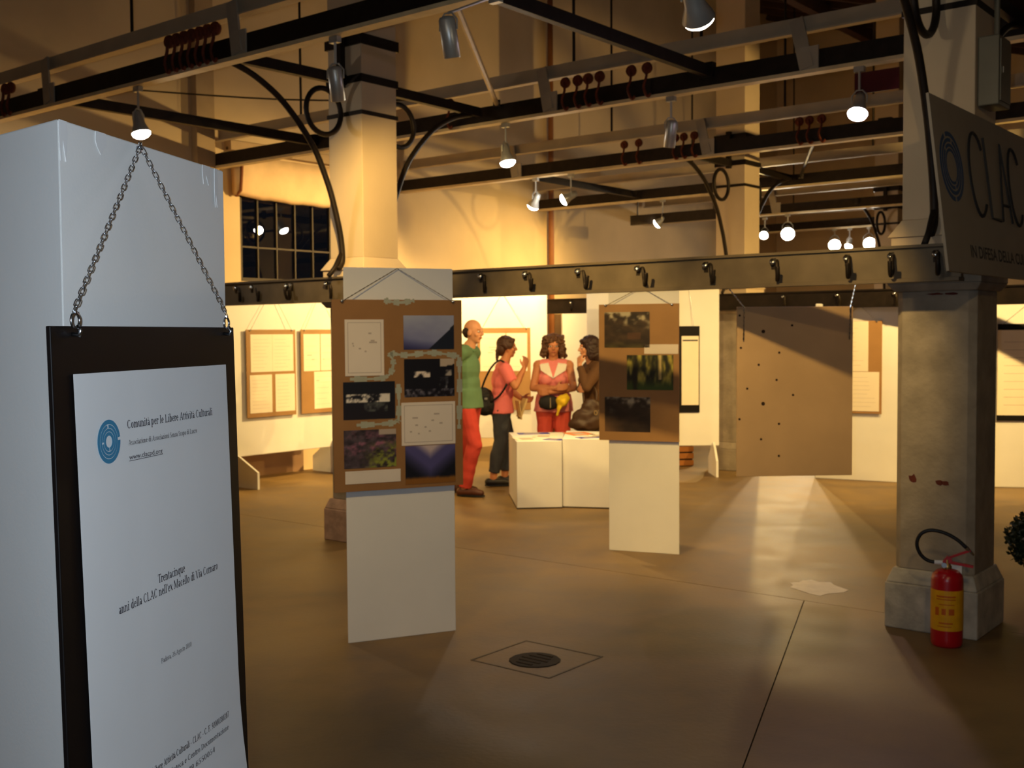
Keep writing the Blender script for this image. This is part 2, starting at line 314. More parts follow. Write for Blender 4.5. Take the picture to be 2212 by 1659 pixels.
# window wall (a = WA), opening c 1.74..3.30, z 2.14..3.06
WC = (1.74, 3.32); WZ = (2.14, 3.08); wl = MB()
for c0, c1, z0, z1 in ((WC0, WC[0], 0, 8.6), (WC[1], WC1, 0, 8.6), (WC[0], WC[1], 0, WZ[0]), (WC[0], WC[1], WZ[1], 8.6)):
    wl.prism([G(WA, c0)[:2], G(WA, c1)[:2], G(WA - .3, c1)[:2], G(WA - .3, c0)[:2]], z0, z1)
struct('wall_left', wl, WALL)
wall('wall_far', G(WA, WC1), G(WB_, WC1), 0, 8.6, WALL, .25, 1)
wall('wall_right', G(WB_, WC0), G(WB_, WC1), 0, 8.6, WALL, .25, -1)
wall('wall_behind', G(WA, WC0), G(WB_, WC0), 0, 8.6, WALL, .25, -1)
bs = MB(); bs.prism([G(WA, WC0)[:2], G(WA, 2.55)[:2], G(WA + .03, 2.55)[:2], G(WA + .03, WC0)[:2]], 0, 0.42); struct('baseboard_left', bs, WALLLOW)
pl_ = MB(); pl_.prism([G(WA, 1.14)[:2], G(WA, 1.36)[:2], G(WA + .1, 1.36)[:2], G(WA + .1, 1.14)[:2]], 0, 8.3); struct('trim_1', pl_, mat('pilaster_plaster', (176, 150, 116), .85, var=.08))
tb = MB(); tb.prism([G(WA, 1.55)[:2], G(WA, 3.5)[:2], G(WA + .12, 3.5)[:2], G(WA + .12, 1.55)[:2]], 3.52, 3.62); struct('trim_2', tb, mat('pilaster_plaster', (176, 150, 116)))
pp = MB(); pp.tube([G(WA + .06, 7.27, 0), G(WA + .06, 7.27, 7.6)], .04, 10); tag(part('downpipe', pp, mat('brown_pipe', (150, 96, 56), .6, var=.1), smooth=True), 'brown vertical pipe running up the lit back wall', 'pipe')
# roof slopes down away from the window wall
AB = 1.4                                       # the slope ends here and a flat bay goes on
def roofz(a): return 7.75 - 0.30 * (min(a, AB) - WA)
rb = MB(); c0, c1 = WC0 - .2, WC1 + .2
for a0_, a1_ in ((WA - .3, AB), (AB, WB_ + .3)):
    za, zb = roofz(a0_), roofz(a1_)
    rb.add([G(a0_, c0, za), G(a1_, c0, zb), G(a1_, c1, zb), G(a0_, c1, za), G(a0_, c0, za + .25), G(a1_, c0, zb + .25), G(a1_, c1, zb + .25), G(a0_, c1, za + .25)],
           [(0, 1, 2, 3), (7, 6, 5, 4), (0, 4, 5, 1), (1, 5, 6, 2), (2, 6, 7, 3), (3, 7, 4, 0)])
ceil = struct('ceiling', rb, ROOFB)
for k in range(32):
    c = WC0 + .6 + k * .75; part('rafter', MB().beam(G(WA + .02, c, roofz(WA) - .09), G(AB, c, roofz(AB) - .09), .09, .16), WOODDARK, ceil)
    part('rafter', MB().beam(G(AB, c, roofz(AB) - .09), G(WB_ - .02, c, roofz(AB) - .09), .09, .16), WOODDARK, ceil)
for k in range(4):
    a = WA + 2.2 + k * 3.4; part('purlin', MB().beam(G(a, WC0 + .02, roofz(a) - .28), G(a, WC1 - .02, roofz(a) - .28), .16, .22), WOODDARK, ceil)

# window
wn = thing('window_1', None, None, G(WA - .05, (WC[0] + WC[1]) / 2, WZ[0]), RZ + math.pi / 2, kind='structure')
wn['label'] = 'dark multi-pane window in the back wall under a rolled canvas blind'
# local x runs along +c, y to -a (outside)
hw, hz = (WC[1] - WC[0]) / 2, WZ[1] - WZ[0]
f = MB()
for s in (-1, 1): f.box((s * (hw - .02), 0, hz / 2), (.04, .06, hz))
f.box((0, 0, .02), (2 * hw - .08, .06, .04)); f.box((0, 0, hz - .02), (2 * hw - .08, .06, .04)); part('frame', f, MUNTIN, wn, world=False)
nx, nz_ = 6, 2
for i in range(1, nx): part('muntin', MB().box((-hw + 2 * hw * i / nx, 0, hz / 2), (.016, .04, hz - .08)), MUNTIN, wn, world=False)
part('muntin', MB().box((0, .001, hz * .40), (2 * hw - .08, .035, .018)), MUNTIN, wn, world=False)
zs = [.04, hz * .40, hz - .04]
for i in range(nx):
    for j in range(nz_):
        x0, x1 = -hw + 2 * hw * i / nx, -hw + 2 * hw * (i + 1) / nx
        part('pane', MB().span((x0, .004, zs[j]), (x1, .009, zs[j + 1])), GLASS, wn, world=False)
# dark yard outside the window
yd = MB(); yd.prism([G(WA - 6, -3)[:2], G(WA - .35, -3)[:2], G(WA - .35, 10)[:2], G(WA - 6, 10)[:2]], -.2, -.05); struct('ground', yd, mat('yard_asphalt', (40, 38, 36), .9))
# canvas blind: a sagging rolled cloth
bl = MB(); n = 24; prof = [(0.0, 3.52), (.10, 3.50), (.13, 3.38), (.12, 3.22), (.09, 3.12), (.05, 3.07), (.02, 3.10), (.01, 3.3)]
vs = []
for i in range(n + 1):
    c = 1.62 + 1.9 * i / n; sag = -.03 * math.sin(math.pi * i / n); w = .006 * math.sin(i * 1.1) + .003 * math.sin(i * 2.3)
    for k, (o, z) in enumerate(prof): vs.append(G(WA + .01 + o + (w if 0 < k < 6 else 0), c, z - .02 + (sag + w if k in (3, 4, 5, 6) else 0)))
m = len(prof); fs = [(i * m + k, i * m + (k + 1) % m, (i + 1) * m + (k + 1) % m, (i + 1) * m + k) for i in range(n) for k in range(m)] + [tuple(range(m)), tuple(range(n * m, n * m + m))[::-1]]
tb = thing('rolled_blind', 'cream canvas blind gathered above the dark back window', 'blind', G(WA, 2.6, 3.05), RZ)
part('canvas', MB().add(vs, fs), CLOTH, tb, smooth=True)
part('end_strap', MB().tube([G(WA + .05, 1.66, 3.55), G(WA + .16, 1.66, 3.40), G(WA + .12, 1.665, 3.1), G(WA + .04, 1.66, 3.05)], .018, 6), mat('brown_strap', (120, 66, 34), .8), tb)
part('blind_rail', MB().tube([G(WA + .05, 1.55, 3.54), G(WA + .05, 3.6, 3.54)], .02, 8), IRON, tb)

# ================================================================== COLUMNS
def sq(h, ch=0.0):
    if not ch: return [h * (-U - Vv), h * (U - Vv), h * (U + Vv), h * (-U + Vv)]
    r = []
    for (p, q) in ((-1, -1), (1, -1), (1, 1), (-1, 1)):
        x, y = p * h, q * h
        two = [(x - p * ch, y), (x, y - q * ch)] if p * q < 0 else [(x, y - q * ch), (x - p * ch, y)]
        r += [U * a + Vv * b for a, b in two]
    return r
def smoothpath(pts, sub=6):
    P = [Vector(p) for p in pts]; out = []
    for i in range(len(P) - 1):
        p0, p1, p2, p3 = P[max(i - 1, 0)], P[i], P[i + 1], P[min(i + 2, len(P) - 1)]
        for k in range(sub):
            t = k / sub; out.append(.5 * ((2 * p1) + (p2 - p0) * t + (2 * p0 - 5 * p1 + 4 * p2 - p3) * t * t + (3 * p1 - p0 - 3 * p2 + p3) * t ** 3))
    return out + [P[-1]]
def column(label, pos, arms, low, base_m=STONE):
    t = thing('stone_column', label, 'column', pos, 0, 'columns of the hall')
    b = MB(); b.frustum(pos, sq(.235), 0, sq(.235), .24); b.frustum(pos, sq(.232), .24, sq(.203), .315); part('base', b, base_m, t, bevel=.008)
    part('lower_shaft', MB().frustum(pos, sq(.20, .035), .315, sq(.20, .035), 1.75), low, t, bevel=.004)
    c = MB(); c.frustum(pos, sq(.205), 1.75, sq(.235), 1.79); c.frustum(pos, sq(.235), 1.79, sq(.235), 1.86); part('capital', c, low, t, bevel=.006)
    s = MB(); s.frustum(pos, sq(.22), 1.86, sq(.22), 2.03); s.frustum(pos, sq(.235), 2.03, sq(.18), 2.12); part('shaft_foot', s, PLASTER, t, bevel=.004)
    a_here = (Vector(pos) - P00).dot(U)
    part('upper_shaft', MB().frustum(pos, sq(.178), 2.12, sq(.178), roofz(a_here) - .0), PLASTER, t, bevel=.004)
    for z, hh, w in ((3.155, .03, .187), (3.39, .055, .19), (3.66, .075, .195)):
        part('iron_band', MB().frustum(pos, sq(w), z, sq(w), z + hh), IRON, t)
    for sg in arms:
        L = 1.375
        def q(c, z, a=0.0): return Vector(pos) + U * a + Vv * (c * sg) + Vector((0, 0, z))
        br = part('bracket_arm', MB().beam(q(.17, 3.42), q(L - .03, 3.41), .05, .075), IRON, t)
        part('bracket_post', MB().beam(q(.215, 3.36), q(.215, 3.76), .045, .05, U), IRON, br)
        arc = smoothpath([q(1.24, 3.38), q(1.02, 3.32), q(.80, 3.205), q(.63, 3.06), q(.474, 2.88), q(.36, 2.66), q(.30, 2.50), q(.24, 2.28), q(.225, 2.10), q(.27, 2.035)])
        part('curved_brace', MB().tube(arc, .022, 8), IRON, t, smooth=True)
        part('brace_foot', MB().tube([q(.225, 2.16), q(.30, 2.04), q(.36, 1.98)], .018, 6), IRON, t, smooth=True)
        ring = [q(.385 + .165 * math.cos(x), 3.165 + .165 * math.sin(x)) for x in [2 * math.pi * k / 28 for k in range(28)]]
        part('ring', MB().tube(ring, .02, 8, closed=True), IRON, t, smooth=True)
        # knee strap that ties the ring to the shaft
    return t
P10 = Vector((2.275, 5.85, 0)); P01 = Vector((2.55, 12.65, 0))
column('stone column with iron ring brackets behind the first photo panel', P00, (-1, 1), STONE, STONEPINK)
c10 = column('stone column carrying the grey sign, with the red extinguisher at its foot', P10, (-1, 1), STONE, mat('whitewashed_stone', (176, 168, 152), .8, var=.3, scale=11, bump=.4, bscale=30))
column('far column half hidden by the hanging plywood sheet', P01, (-1, 1), STONE)
column('column out of the picture to the right of the far boards', G(4.5, 5.6), (-1, 1), STONE)
column('farthest column, glimpsed right of the glaring far lamps', G(-.1, 11.1), (-1, 1), STONE)
# red paint smears and scuffs on the extinguisher column
def on_face(obj, a, z, w, h, m, name):   # face with normal -V of P10
    p = P10 + U * a - Vv * .2005; pts = []
    for k in range(10):
        t = 2 * math.pi * k / 10; r = 1 + random.uniform(-.3, .3); pts.append(p + U * (w * math.cos(t) * r) + Vector((0, 0, z + h * math.sin(t) * r)))
    n = len(pts); part(name, MB().add(pts + [q - Vv * .001 for q in pts], [tuple(range(n)), tuple(range(n, 2 * n))[::-1]] + [(i, (i + 1) % n, n + (i + 1) % n, n + i) for i in range(n)]), m, obj)
for a, z, w, h in ((-.105, .785, .02, .022), (.03, .775, .022, .014), (.06, .775, .02, .012), (.0, 1.735, .04, .006), (.08, 1.735, .03, .006)): on_face(c10, a, z, w, h, BROWNRED, 'paint_smear')
# grey cabinet on the upper shaft
cb = thing('junction_cabinet', 'grey metal box strapped to the right side of the signed column', 'cabinet', P10 + U * .235 + Vector((0, 0, 2.66)), RZ)
part('body', MB().box((0, -.06, .17), (.10, .2, .34)), CABG, cb, world=False, bevel=.006); part('door', MB().box((.053, -.06, .17), (.006, .17, .30)), CABG, cb, world=False)
part('latch', MB().box((.058, -.12, .17), (.01, .012, .03)), STEEL, cb, world=False)
part('conduit', MB().tube([(0, -.02, .34), (0, -.02, 1.6)], .014, 8), CABG, cb, world=False)

# ================================================================== OVERHEAD RAILS
def trolley(parent, a, c, big=True):
    """rusty roller hook sitting in the gap between channel and rail, twin prong"""
    mb = MB(); p = lambda da, dc, z: G(a + da, c + dc, z)
    w = part('trolley_hook', MB().lathe([(0, -.02), (.038, -.02), (.046, 0), (.038, .02), (0, .02)], G(a, c - .03, 3.535), 12, Matrix((U, Vector((0, 0, 1)), -Vv)).transposed()), RUST, parent, smooth=False)
    part('prong', MB().tube(smoothpath([p(0, -.05, 3.54), p(.01, -.055, 3.47), p(-.012, -.06, 3.40), p(.006, -.062, 3.34), p(.03, -.062, 3.315), p(.05, -.062, 3.335)], 4), .011, 6), RUST, w, smooth=True)
def rail(label, c, a0, a1, trolleys=(), straps=(), rods=()):
    t = thing('overhead_rail', label, 'rail', G((a0 + a1) / 2, c, 3.3), 0, 'overhead rails of the hall')
    part('web', MB().beam(G(a0, c, 3.395), G(a1, c, 3.395), .03, .13), IRON, t)
    part('bottom_flange', MB().beam(G(a0, c, 3.315), G(a1, c, 3.315), .085, .025), FLANGE, t)
    part('upper_channel', MB().beam(G(a0, c + .06, 3.655), G(a1, c + .06, 3.655), .05, .11), GREYBEAM, t)
    part('channel_lip', MB().beam(G(a0, c + .02, 3.597), G(a1, c + .02, 3.597), .06, .012), GREYBEAM, t)
    for a in straps:
        part('strap', MB().beam(G(a - .05, c + .0, 3.69), G(a + .045, c - .035, 3.34), .10, .016, Vv), GREYBR, t); part('strap_plate', MB().box(G(a + .06, c - .026, 3.40), (.13, .012, .17), Matrix.Rotation(RZ, 3, 'Z')), GREYBR, t)
    for a in trolleys: trolley(t, a, c)
    for a in rods: part('hanger_rod', MB().tube([G(a, c + .06, 3.68), G(a, c + .06, roofz(a) - .05)], .012, 6), IRON, t)
    return t
A0, A1 = WA + .05, WB_ - .05
rail('nearest overhead rail, crossing the top left above the white prism', -1.35, A0, A1, [-2.66, -2.57] + [-.42 + .085 * k for k in range(7)], (-2.05, .27, 3.2), (-1.0, 1.9, 5.6))
rail('overhead rail just behind the first column, carrying two lit lamps', 1.40, A0, A1, [.88, 1.0, 1.1, 1.21, 1.5, 1.64, -.35], (.67, 2.87), (-2.4, .9, 2.05, 5.2))
rail('third overhead rail with three rusty hooks above the hanging plywood', 4.18, A0, A1, [-.38, -.20, .24, .34, .46, 1.59, 1.69, 1.81], (-1.9, .56), (-.6, 1.4, 4.0))
rail('fourth overhead rail behind the far column', 6.95, A0, A1, (), (2.4,), (-1.2, 1.2, 3.6))
rail('fifth overhead rail carrying a lamp that faces the entrance', 9.8, A0, A1, (), (-1.4, 3.0), (-2, 1, 4))
rail('last overhead rail in front of the far wall with four glaring lamps', 12.6, A0, A1, (), (1.0,), (-2.4, 2.4))
# spacers between the two rails of a pair, and diagonal struts
def spacer(label, a, c0, c1, z=3.45):
    t = thing('rail_spacer', label, 'beam', G(a, (c0 + c1) / 2, z), 0, 'cross beams between rails'); part('bar', MB().beam(G(a, c0, z), G(a, c1, z), .05, .085), IRON, t)
    for c in (c0, c1): part('end_plate', MB().box(G(a, c, z), (.12, .06, .11), Matrix.Rotation(RZ, 3, 'Z')), IRON, t)
spacer('thin cross beam at left, running from the nearest rail behind the lit lamp', -2.14, -1.33, 1.38, 3.42); spacer('thick cross beam at top centre sloping from the nearest rail to the second rail', 2.14, -1.33, 1.38, 3.44)
spacer('cross beam between the third and fourth rails left of the far column', -2.0, 4.2, 6.93, 3.40); spacer('cross beam between the third and fourth rails right of the far column', 2.4, 4.2, 6.93, 3.42)
spacer('cross beam between the last two rails in front of the far wall', 2.2, 9.82, 12.58)
def strut(label, p, q, m, r=.018):
    t = thing('diagonal_strut', label, 'strut', p, 0, 'diagonal struts between rails'); part('bar', MB().tube([p, q], r, 8), m, t)
    part('end_clamp', MB().box(q, (.06, .06, .06)), IRON, t)
strut('cream diagonal strut from the nearest rail down to the second rail', G(2.05, -1.32, 3.46), G(.18, 1.36, 3.46), FLANGE, .022)
strut('dark diagonal strut above the far column bracket', G(1.75, 4.2, 3.42), G(.35, 6.9, 3.42), IRON)
cw = thing('cable', 'thin cable slung across behind the first column at left', 'cable', G(-3.6, .2, 3.15)); part('wire', MB().tube(smoothpath([G(-3.7, 0.2, 3.95), G(-2.0, .9, 3.72), G(-.3, 1.3, 3.55)], 5), .008, 5), IRON, cw)

# low hook rails at column heads
HOOKP = [(0, -.03, .045), (0, -.05, .035), (0, -.062, .0), (.004, -.067, -.035), (0, -.083, -.058), (0, -.105, -.054), (0, -.12, -.025), (0, -.126, .01)]
hook_me = MB().tube(smoothpath(HOOKP, 4), .0115, 7).mesh('meat_hook'); plate_me = MB().box((0, -.028, .03), (.026, .012, .06)).mesh('hook_plate'); boss_me = MB().lathe([(0, 0), (.02, 0), (.016, .02), (0, .022)], (0, -.034, .04), 10, Matrix.Rotation(math.radians(90), 3, 'X')).mesh('boss')
for me, m in ((hook_me, IRON), (plate_me, IRON), (boss_me, STEEL)):
    me.materials.append(m)
    for p in me.polygons: p.use_smooth = (me is not plate_me)
def low_rail(label, c, a0, a1, hooks, z=1.885, IRON2=IRON2):
    t = thing('hook_rail', label, 'rail', G((a0 + a1) / 2, c, z), 0)
    part('web', MB().beam(G(a0, c, z), G(a1, c, z), .04, .155), IRON2, t, bevel=.004); part('lower_lip', MB().beam(G(a0, c - .012, z - .085), G(a1, c - .012, z - .085), .085, .018), IRON2, t)
    part('upper_lip', MB().beam(G(a0, c - .005, z + .083), G(a1, c - .005, z + .083), .06, .014), IRON2, t)
    for k, (a, yaw) in enumerate(hooks):
        h = bpy.data.objects.new('hook', hook_me); COL.objects.link(h); h.parent = t; h.location = G(a, c + .012, z) - Vector(t.location); h.rotation_euler = (0, 0, RZ + yaw)
        for me in (plate_me, boss_me):
            s = bpy.data.objects.new(me.name, me); COL.objects.link(s); s.parent = h; s.rotation_euler = (0, 0, -yaw)
    return t
low_rail('low iron rail with hooks, running from the left window to the signed column', -.28, A0, 4.46, [(-2.6, .3), (-1.16, .9), (-.96, 1.1), (-.54, .8), (-.48, .2), (-.09, .9), (1.41, .7), (1.78, .8), (2.19, .9), (2.62, .8), (3.07, .7), (3.48, .5), (3.89, .3), (4.12, .2), (4.34, .3)])
low_rail('low hook rail at the far columns behind the hanging plywood', 5.30, A0, 4.2, [(-1.9, .4), (.9, .4), (1.5, .5), (2.1, .4), (2.7, .4)], IRON2=IRON)  # same rail type; darker iron stands in for its weaker light
bar = thing('track_bar', 'short black lamp bar hung beneath the fourth rail', 'lamp bar', G(-1.5, 6.95, 3.05), 0)
part('bar', MB().beam(G(-2.1, 6.95, 3.06), G(-.75, 6.95, 3.06), .05, .13), IRON, bar)
for a in (-2.0, -.85): part('hanger', MB().tube([G(a, 6.95, 3.12), G(a, 6.95, 3.31)], .01, 6), IRON, bar)

# ================================================================== SPOT LAMPS
head_me = MB().lathe([(.012, .075), (.03, .07), (.038, .03), (.042, -.02), (.068, -.085), (.066, -.088), (.045, -.06), (.0, -.055)], n=20).mesh('housing'); head_me.materials.append(LAMPG)
for p in head_me.polygons: p.use_smooth = True
def lens_me(nm, m):
    me = MB().lathe([(0, -.060), (.040, -.064), (.064, -.086), (.060, -.100), (.045, -.113), (.025, -.122), (0, -.125)], n=20).mesh(nm); me.materials.append(m)
    for p in me.polygons: p.use_smooth = True
    return me
LM = {'w': lens_me('lens', LENS), 'f': lens_me('lens', LENSW), 'p': lens_me('lens', LENSP), 'o': lens_me('lens', DARKGLASS)}
yoke_me = MB().tube([(-.05, 0, 0), (-.05, 0, .05), (-.02, 0, .085), (.02, 0, .085), (.05, 0, .05), (.05, 0, 0)], .005, 6).mesh('yoke'); yoke_me.materials.append(LAMPG)
cyl_me = MB().lathe([(.010, .07), (.034, .065), (.042, .05), (.043, -.13), (.040, -.132), (.036, -.11), (0, -.105)], n=18).mesh('housing'); cyl_me.materials.append(LAMPG)
cyl_lens = MB().lathe([(0, -.100), (.035, -.106), (.034, -.114), (0, -.118)], n=16).mesh('lens'); cyl_lens.materials.append(LENS)
for me in (cyl_me, cyl_lens):
    for p in me.polygons: p.use_smooth = True
def lamp(label, a, c, target, kind='w', power=1.0, size=75, blend=.6, color=WARM, z=3.06, ztop=3.303, gr='spotlights hung from the rails', k=1.0, top=None):
    pos = G(a, c, z); t = thing('spotlight', label, 'spotlight', pos, 0, gr)
    ct = c if top is None else top
    part('stem', MB().tube([G(a, ct, ztop), G(a, c, z + .085 * k)], .008, 6), LAMPG, t); part('clamp', MB().box(G(a, ct, ztop - .02), (.07, .035, .035), Matrix.Rotation(RZ, 3, 'Z')), LAMPG, t)
    d = (Vector(target) - pos).normalized(); q = (-d).to_track_quat('Z', 'Y')
    y = bpy.data.objects.new('yoke', yoke_me); COL.objects.link(y); y.parent = t; y.rotation_euler = (0, 0, math.atan2(d.y, d.x) + math.pi / 2)
    q0 = q
    if kind == 'a':
        hd = (d * .45 + Vector((0, 0, -1))).normalized(); q = (-hd).to_track_quat('Z', 'Y')
    h = bpy.data.objects.new('housing', cyl_me if kind == 'a' else head_me); COL.objects.link(h); h.parent = t; h.rotation_mode = 'QUATERNION'; h.rotation_quaternion = q; h.scale = (k, k, k); y.scale = (k, k, k)
    l = bpy.data.objects.new('lens', cyl_lens if kind == 'a' else LM[kind]); COL.objects.link(l); l.parent = h
    if power > 0:
        L = bpy.data.lights.new('spot_beam', 'SPOT'); L.energy = SPOT_W * power; L.color = color; L.spot_size = math.radians(size); L.spot_blend = blend; L.shadow_soft_size = .035
        lo = bpy.data.objects.new('spot_beam', L); COL.objects.link(lo); lo.location = pos + (hd * .15 if kind == 'a' else d * .135 * k); lo.rotation_mode = 'QUATERNION'; lo.rotation_quaternion = q0
    return t
W_ = Vector
lamp('lit spotlight on the nearest rail above the white prism', -.85, -1.35, (-1.9, 7.6, 0), 'f', .12, 90)
lamp('grey spotlight turned away beside the first column head', 1.19, -1.35, (-.2, 11.0, 1.1), 'a', .55, 75, .8)
lamp('grey spotlight turned away next to the cream diagonal strut', 2.42, -1.72, (.95, 7.85, .85), 'a', .55, 55, .8, z=3.05, top=-1.35)
lamp('spotlight cut by the top edge of the picture, near the centre', 3.93, -1.95, (1.75, 6.6, 1.0), 'w', .32, 50, z=2.86, top=-1.35)
lamp('lit spotlight hanging right of the first column from the second rail', .24, 1.40, (.5, 9.0, .2), 'f', .35, 100, .8)
lamp('grey spotlight turned away under the middle of the second rail', 1.83, 1.40, (.42, 11.3, 1.25), 'a', .55, 80, .8)
vl = lamp('violet tinted spotlight under the right end of the second rail', 3.27, 1.40, (1.4, 6.0, 0), 'p', .05, 95, color=(1.0, .60, .40))
part('filter_frame', MB().box(G(3.36, 1.47, 3.205), (.30, .012, .14), Matrix.Rotation(RZ, 3, 'Z')), mat('maroon_filter', (70, 10, 22), .4, var=.2), vl)
lamp('left one of the two spotlights on the third rail beside the pipe', -1.59, 4.18, (-.40, 13.45, 1.5), 'f', .8, 100, .8)
lamp('right one of the two spotlights on the third rail beside the pipe', -1.10, 4.18, (-2.3, 12.4, 1.5), 'f', 1.8, 100, .8)
lamp('yellowish spotlight on the short black lamp bar', -1.61, 6.95, (.1, 15.6, 1.6), 'w', .9, 125, .9, ztop=3.31, z=3.04)
lamp('dim yellow spotlight just right of the far column', -1.64, 10.0, (2.0, 13.0, .8), 'w', .5, 90)
lamp('glaring spotlight on the fifth rail facing the entrance', -1.17, 9.8, (2.9, 11.3, 0), 'f', .28, 45, .9, k=1.5)
lamp('leftmost glaring spotlight of the far row on the last rail', -1.62, 12.6, (3.6, 12.0, .3), 'f', .3, 50, k=1.5)
lamp('small dim spotlight between two glaring ones on the last rail', -1.35, 12.6, (4.5, 17.5, 0), 'w', .5, 70)
lamp('second brightest glaring spotlight of the far row on the last rail', -1.02, 12.6, (4.6, 12.0, .3), 'f', .3, 50, k=1.5)
lamp('rightmost glaring spotlight of the far row, bluish white', -.72, 12.6, (5.4, 12.0, .3), 'f', .3, 50, k=1.3)
# unseen fill lamps, added on the rails to brighten boards, columns and panels
lamp('spotlight out of the picture on the third rail, to the right', 5.6, 4.18, (3.6, 11.8, 1.5), 'w', 1.6, 115, .8)
lamp('spotlight out of the picture on the fourth rail, to the right', 5.2, 6.95, (5.4, 11.0, .8), 'w', .7, 90, .8)
lamp('spotlight out of the picture on the nearest rail, to the left', -3.4, -1.35, (-2.6, 11.8, 1.0), 'w', .5, 90, .8)
lamp('spotlight hidden behind the signed column on the third rail', 3.1, 4.18, (3.3, 11.6, 1.0), 'w', .55, 95, .8)  # added to brighten the standing boards from the front
rail('rail above the entrance, out of the picture overhead', -4.10, A0, A1, (), (), (0, 4))
lamp('left spotlight out of the picture above the entrance', 3.4, -4.10, (-.55, 5.8, .70), 'w', .27, 52, 1.0)  # added with the next lamp to lift the prism and signed column
lamp('right spotlight out of the picture above the entrance', 6.2, -4.10, (2.3, 6.2, 1.2), 'w', .09, 55, 1.0)

# ================================================================== WHITE DISPLAY PRISMS
def tri_panel(label, A, B, z1):
    A, B = Vector((*A, 0)), Vector((*B, 0)); d = B - A; n = Vector((-d.y, d.x, 0)); Cc = (A + B) / 2 + n * .866
    t = thing('display_prism', label, 'display panel', (A + B + Cc) / 3, 0, 'white triangular display panels')
    for p, q in ((A, B), (B, Cc), (Cc, A)):
        e = (q - p).normalized(); m = Vector((-e.y, e.x, 0)); pts = [p, q, q - e * .012 * 1.732 + m * .012, p + e * .012 * 1.732 + m * .012]
        part('face_board', MB().prism([v[:2] for v in pts], 0.0, z1), WHITE, t, bevel=.0025)
    cen = (A + B + Cc) / 3; k = [cen + (v - cen) * .9 for v in (A, B, Cc)]
    part('top_cap', MB().prism([v[:2] for v in k], z1 - .03, z1 - .012), WHITE, t)
    return t, A, B, Cc
prism1, PA, PB, PC = tri_panel('big white prism at left in the foreground holding the black notice', (-.684, 1.71), (-.576, 2.262), 1.88)
tri_panel('white prism at centre left carrying the board of seven prints', (-.833, 5.561), (-.302, 5.793), 1.885)
tri_panel('white prism at centre right carrying three forest photographs', (.686, 7.939), (1.160, 7.752), 1.87)
# peeling white tape along the top of the near prism
e1 = (PB - PA).normalized(); n1 = Vector((e1.y, -e1.x, 0))
for s0, w, h in ((.0, .02, .05), (.10, .03, .035), (.47, .03, .03), (.52, .012, .07)):
    pts = [PA + e1 * (s0 + w * x) + n1 * .0008 + Vector((0, 0, 1.879 - h * y * (1 + .3 * math.sin(9 * x + s0 * 40)))) for x, y in ((0, 0), (.5, -.0), (1, 0), (1.05, .5), (.8, 1), (.45, .8), (.1, 1), (-.05, .5))]
    part('torn_tape', MB().add(pts + [p + n1 * .001 for p in pts], [tuple(range(8))[::-1], tuple(range(8, 16))] + [(i, (i + 1) % 8, 8 + (i + 1) % 8, 8 + i) for i in range(8)]), PAPER, prism1)

# ---- chain links: shared mesh, one object per link
def link_mesh(L, w, r, nm):
    pts = []
    for k in range(14):
        t = 2 * math.pi * k / 14; x = math.cos(t) * w; z = math.sin(t) * w + (L / 2 - w) * (1 if math.sin(t) > 1e-6 else (-1 if math.sin(t) < -1e-6 else 0)); pts.append((x, 0, z))
    me = MB().tube(pts, r, 6, closed=True).mesh(nm); me.materials.append(STEEL)
    for p in me.polygons: p.use_smooth = True
    return me
LINK = link_mesh(.0155, .0036, .0009, 'link')
def chain_links(parent, p, q, pitch=.0118, me=None):
    p, q = Vector(p), Vector(q); d = q - p; n = int(d.length / pitch); dq = d.to_track_quat('Z', 'Y')
    for k in range(n + 1):
        o = bpy.data.objects.new('link', me or LINK); COL.objects.link(o); o.parent = parent; o.location = p + d * (k + .0) / n
        o.rotation_mode = 'QUATERNION'; o.rotation_quaternion = dq @ Euler((0, 0, math.radians(20 if k % 2 else 108))).to_quaternion()
def thin_chain(name, p, q, parent, world=False, r=.0028, m=None):
    p, q = Vector(p), Vector(q); n = max(6, int((q - p).length / .012)); d = (q - p).normalized(); pts = [p + (q - p) * k / n for k in range(n + 1)]
    return part(name, MB().tube(pts, r, 5, radii=[r * (1.0 if k % 2 else .55) for k in range(n + 1)]), m or STEEL, parent, world=world)

# ================================================================== FOREGROUND NOTICE (local x along the board, -y to the viewer, z up)
prz = math.atan2(e1.y, e1.x); o1 = PA + n1 * .035
nb = thing('hanging_notice', 'black board with a white printed notice, hung on chains on the near prism', 'notice', (o1.x, o1.y, 1.566), prz, rotx=math.radians(-1.0))
Z0 = 1.566
part('backing_board', MB().span((-.086, 0, .60 - Z0), (.522, .008, 0)), BLACK, nb, world=False, bevel=.0015)
n = 12; vs = []; fs = []                         # paper with a slight curl at its foot
for j in range(n + 1):
    z = 1.494 - Z0 - (.80 * j / n); curl = -.0015 - .010 * max(0, (j - 9) / 3) ** 2
    for x in (-.038, .13, .30, .474): vs.append((x + .012 * j / n, curl - (.002 if x in (-.038, .474) else 0), z))
fs = [(j * 4 + i, j * 4 + i + 1, (j + 1) * 4 + i + 1, (j + 1) * 4 + i) for j in range(n) for i in range(3)]
m = len(vs); vs2 = vs + [(x, y + .0008, z) for x, y, z in vs]; fs2 = fs + [tuple(m + i for i in f)[::-1] for f in fs]
paper = part('notice_paper', MB().add(vs2, fs2), PAPER, nb, world=False)
paper['label'] = 'white printed sheet'
YT = -.0045
def tx(s, x0, x1, z, h, bold=.10): text('printed_line', s, INK, paper, x0, x1, z - Z0, h, YT, bold, 'serif')
tx('Comunità per le Libere Attività Culturali', .105, .407, 1.401, .0135, .115)
tx('Associazione di Associazioni Senza Scopo di Lucro', .107, .344, 1.3735, .0085, .105)
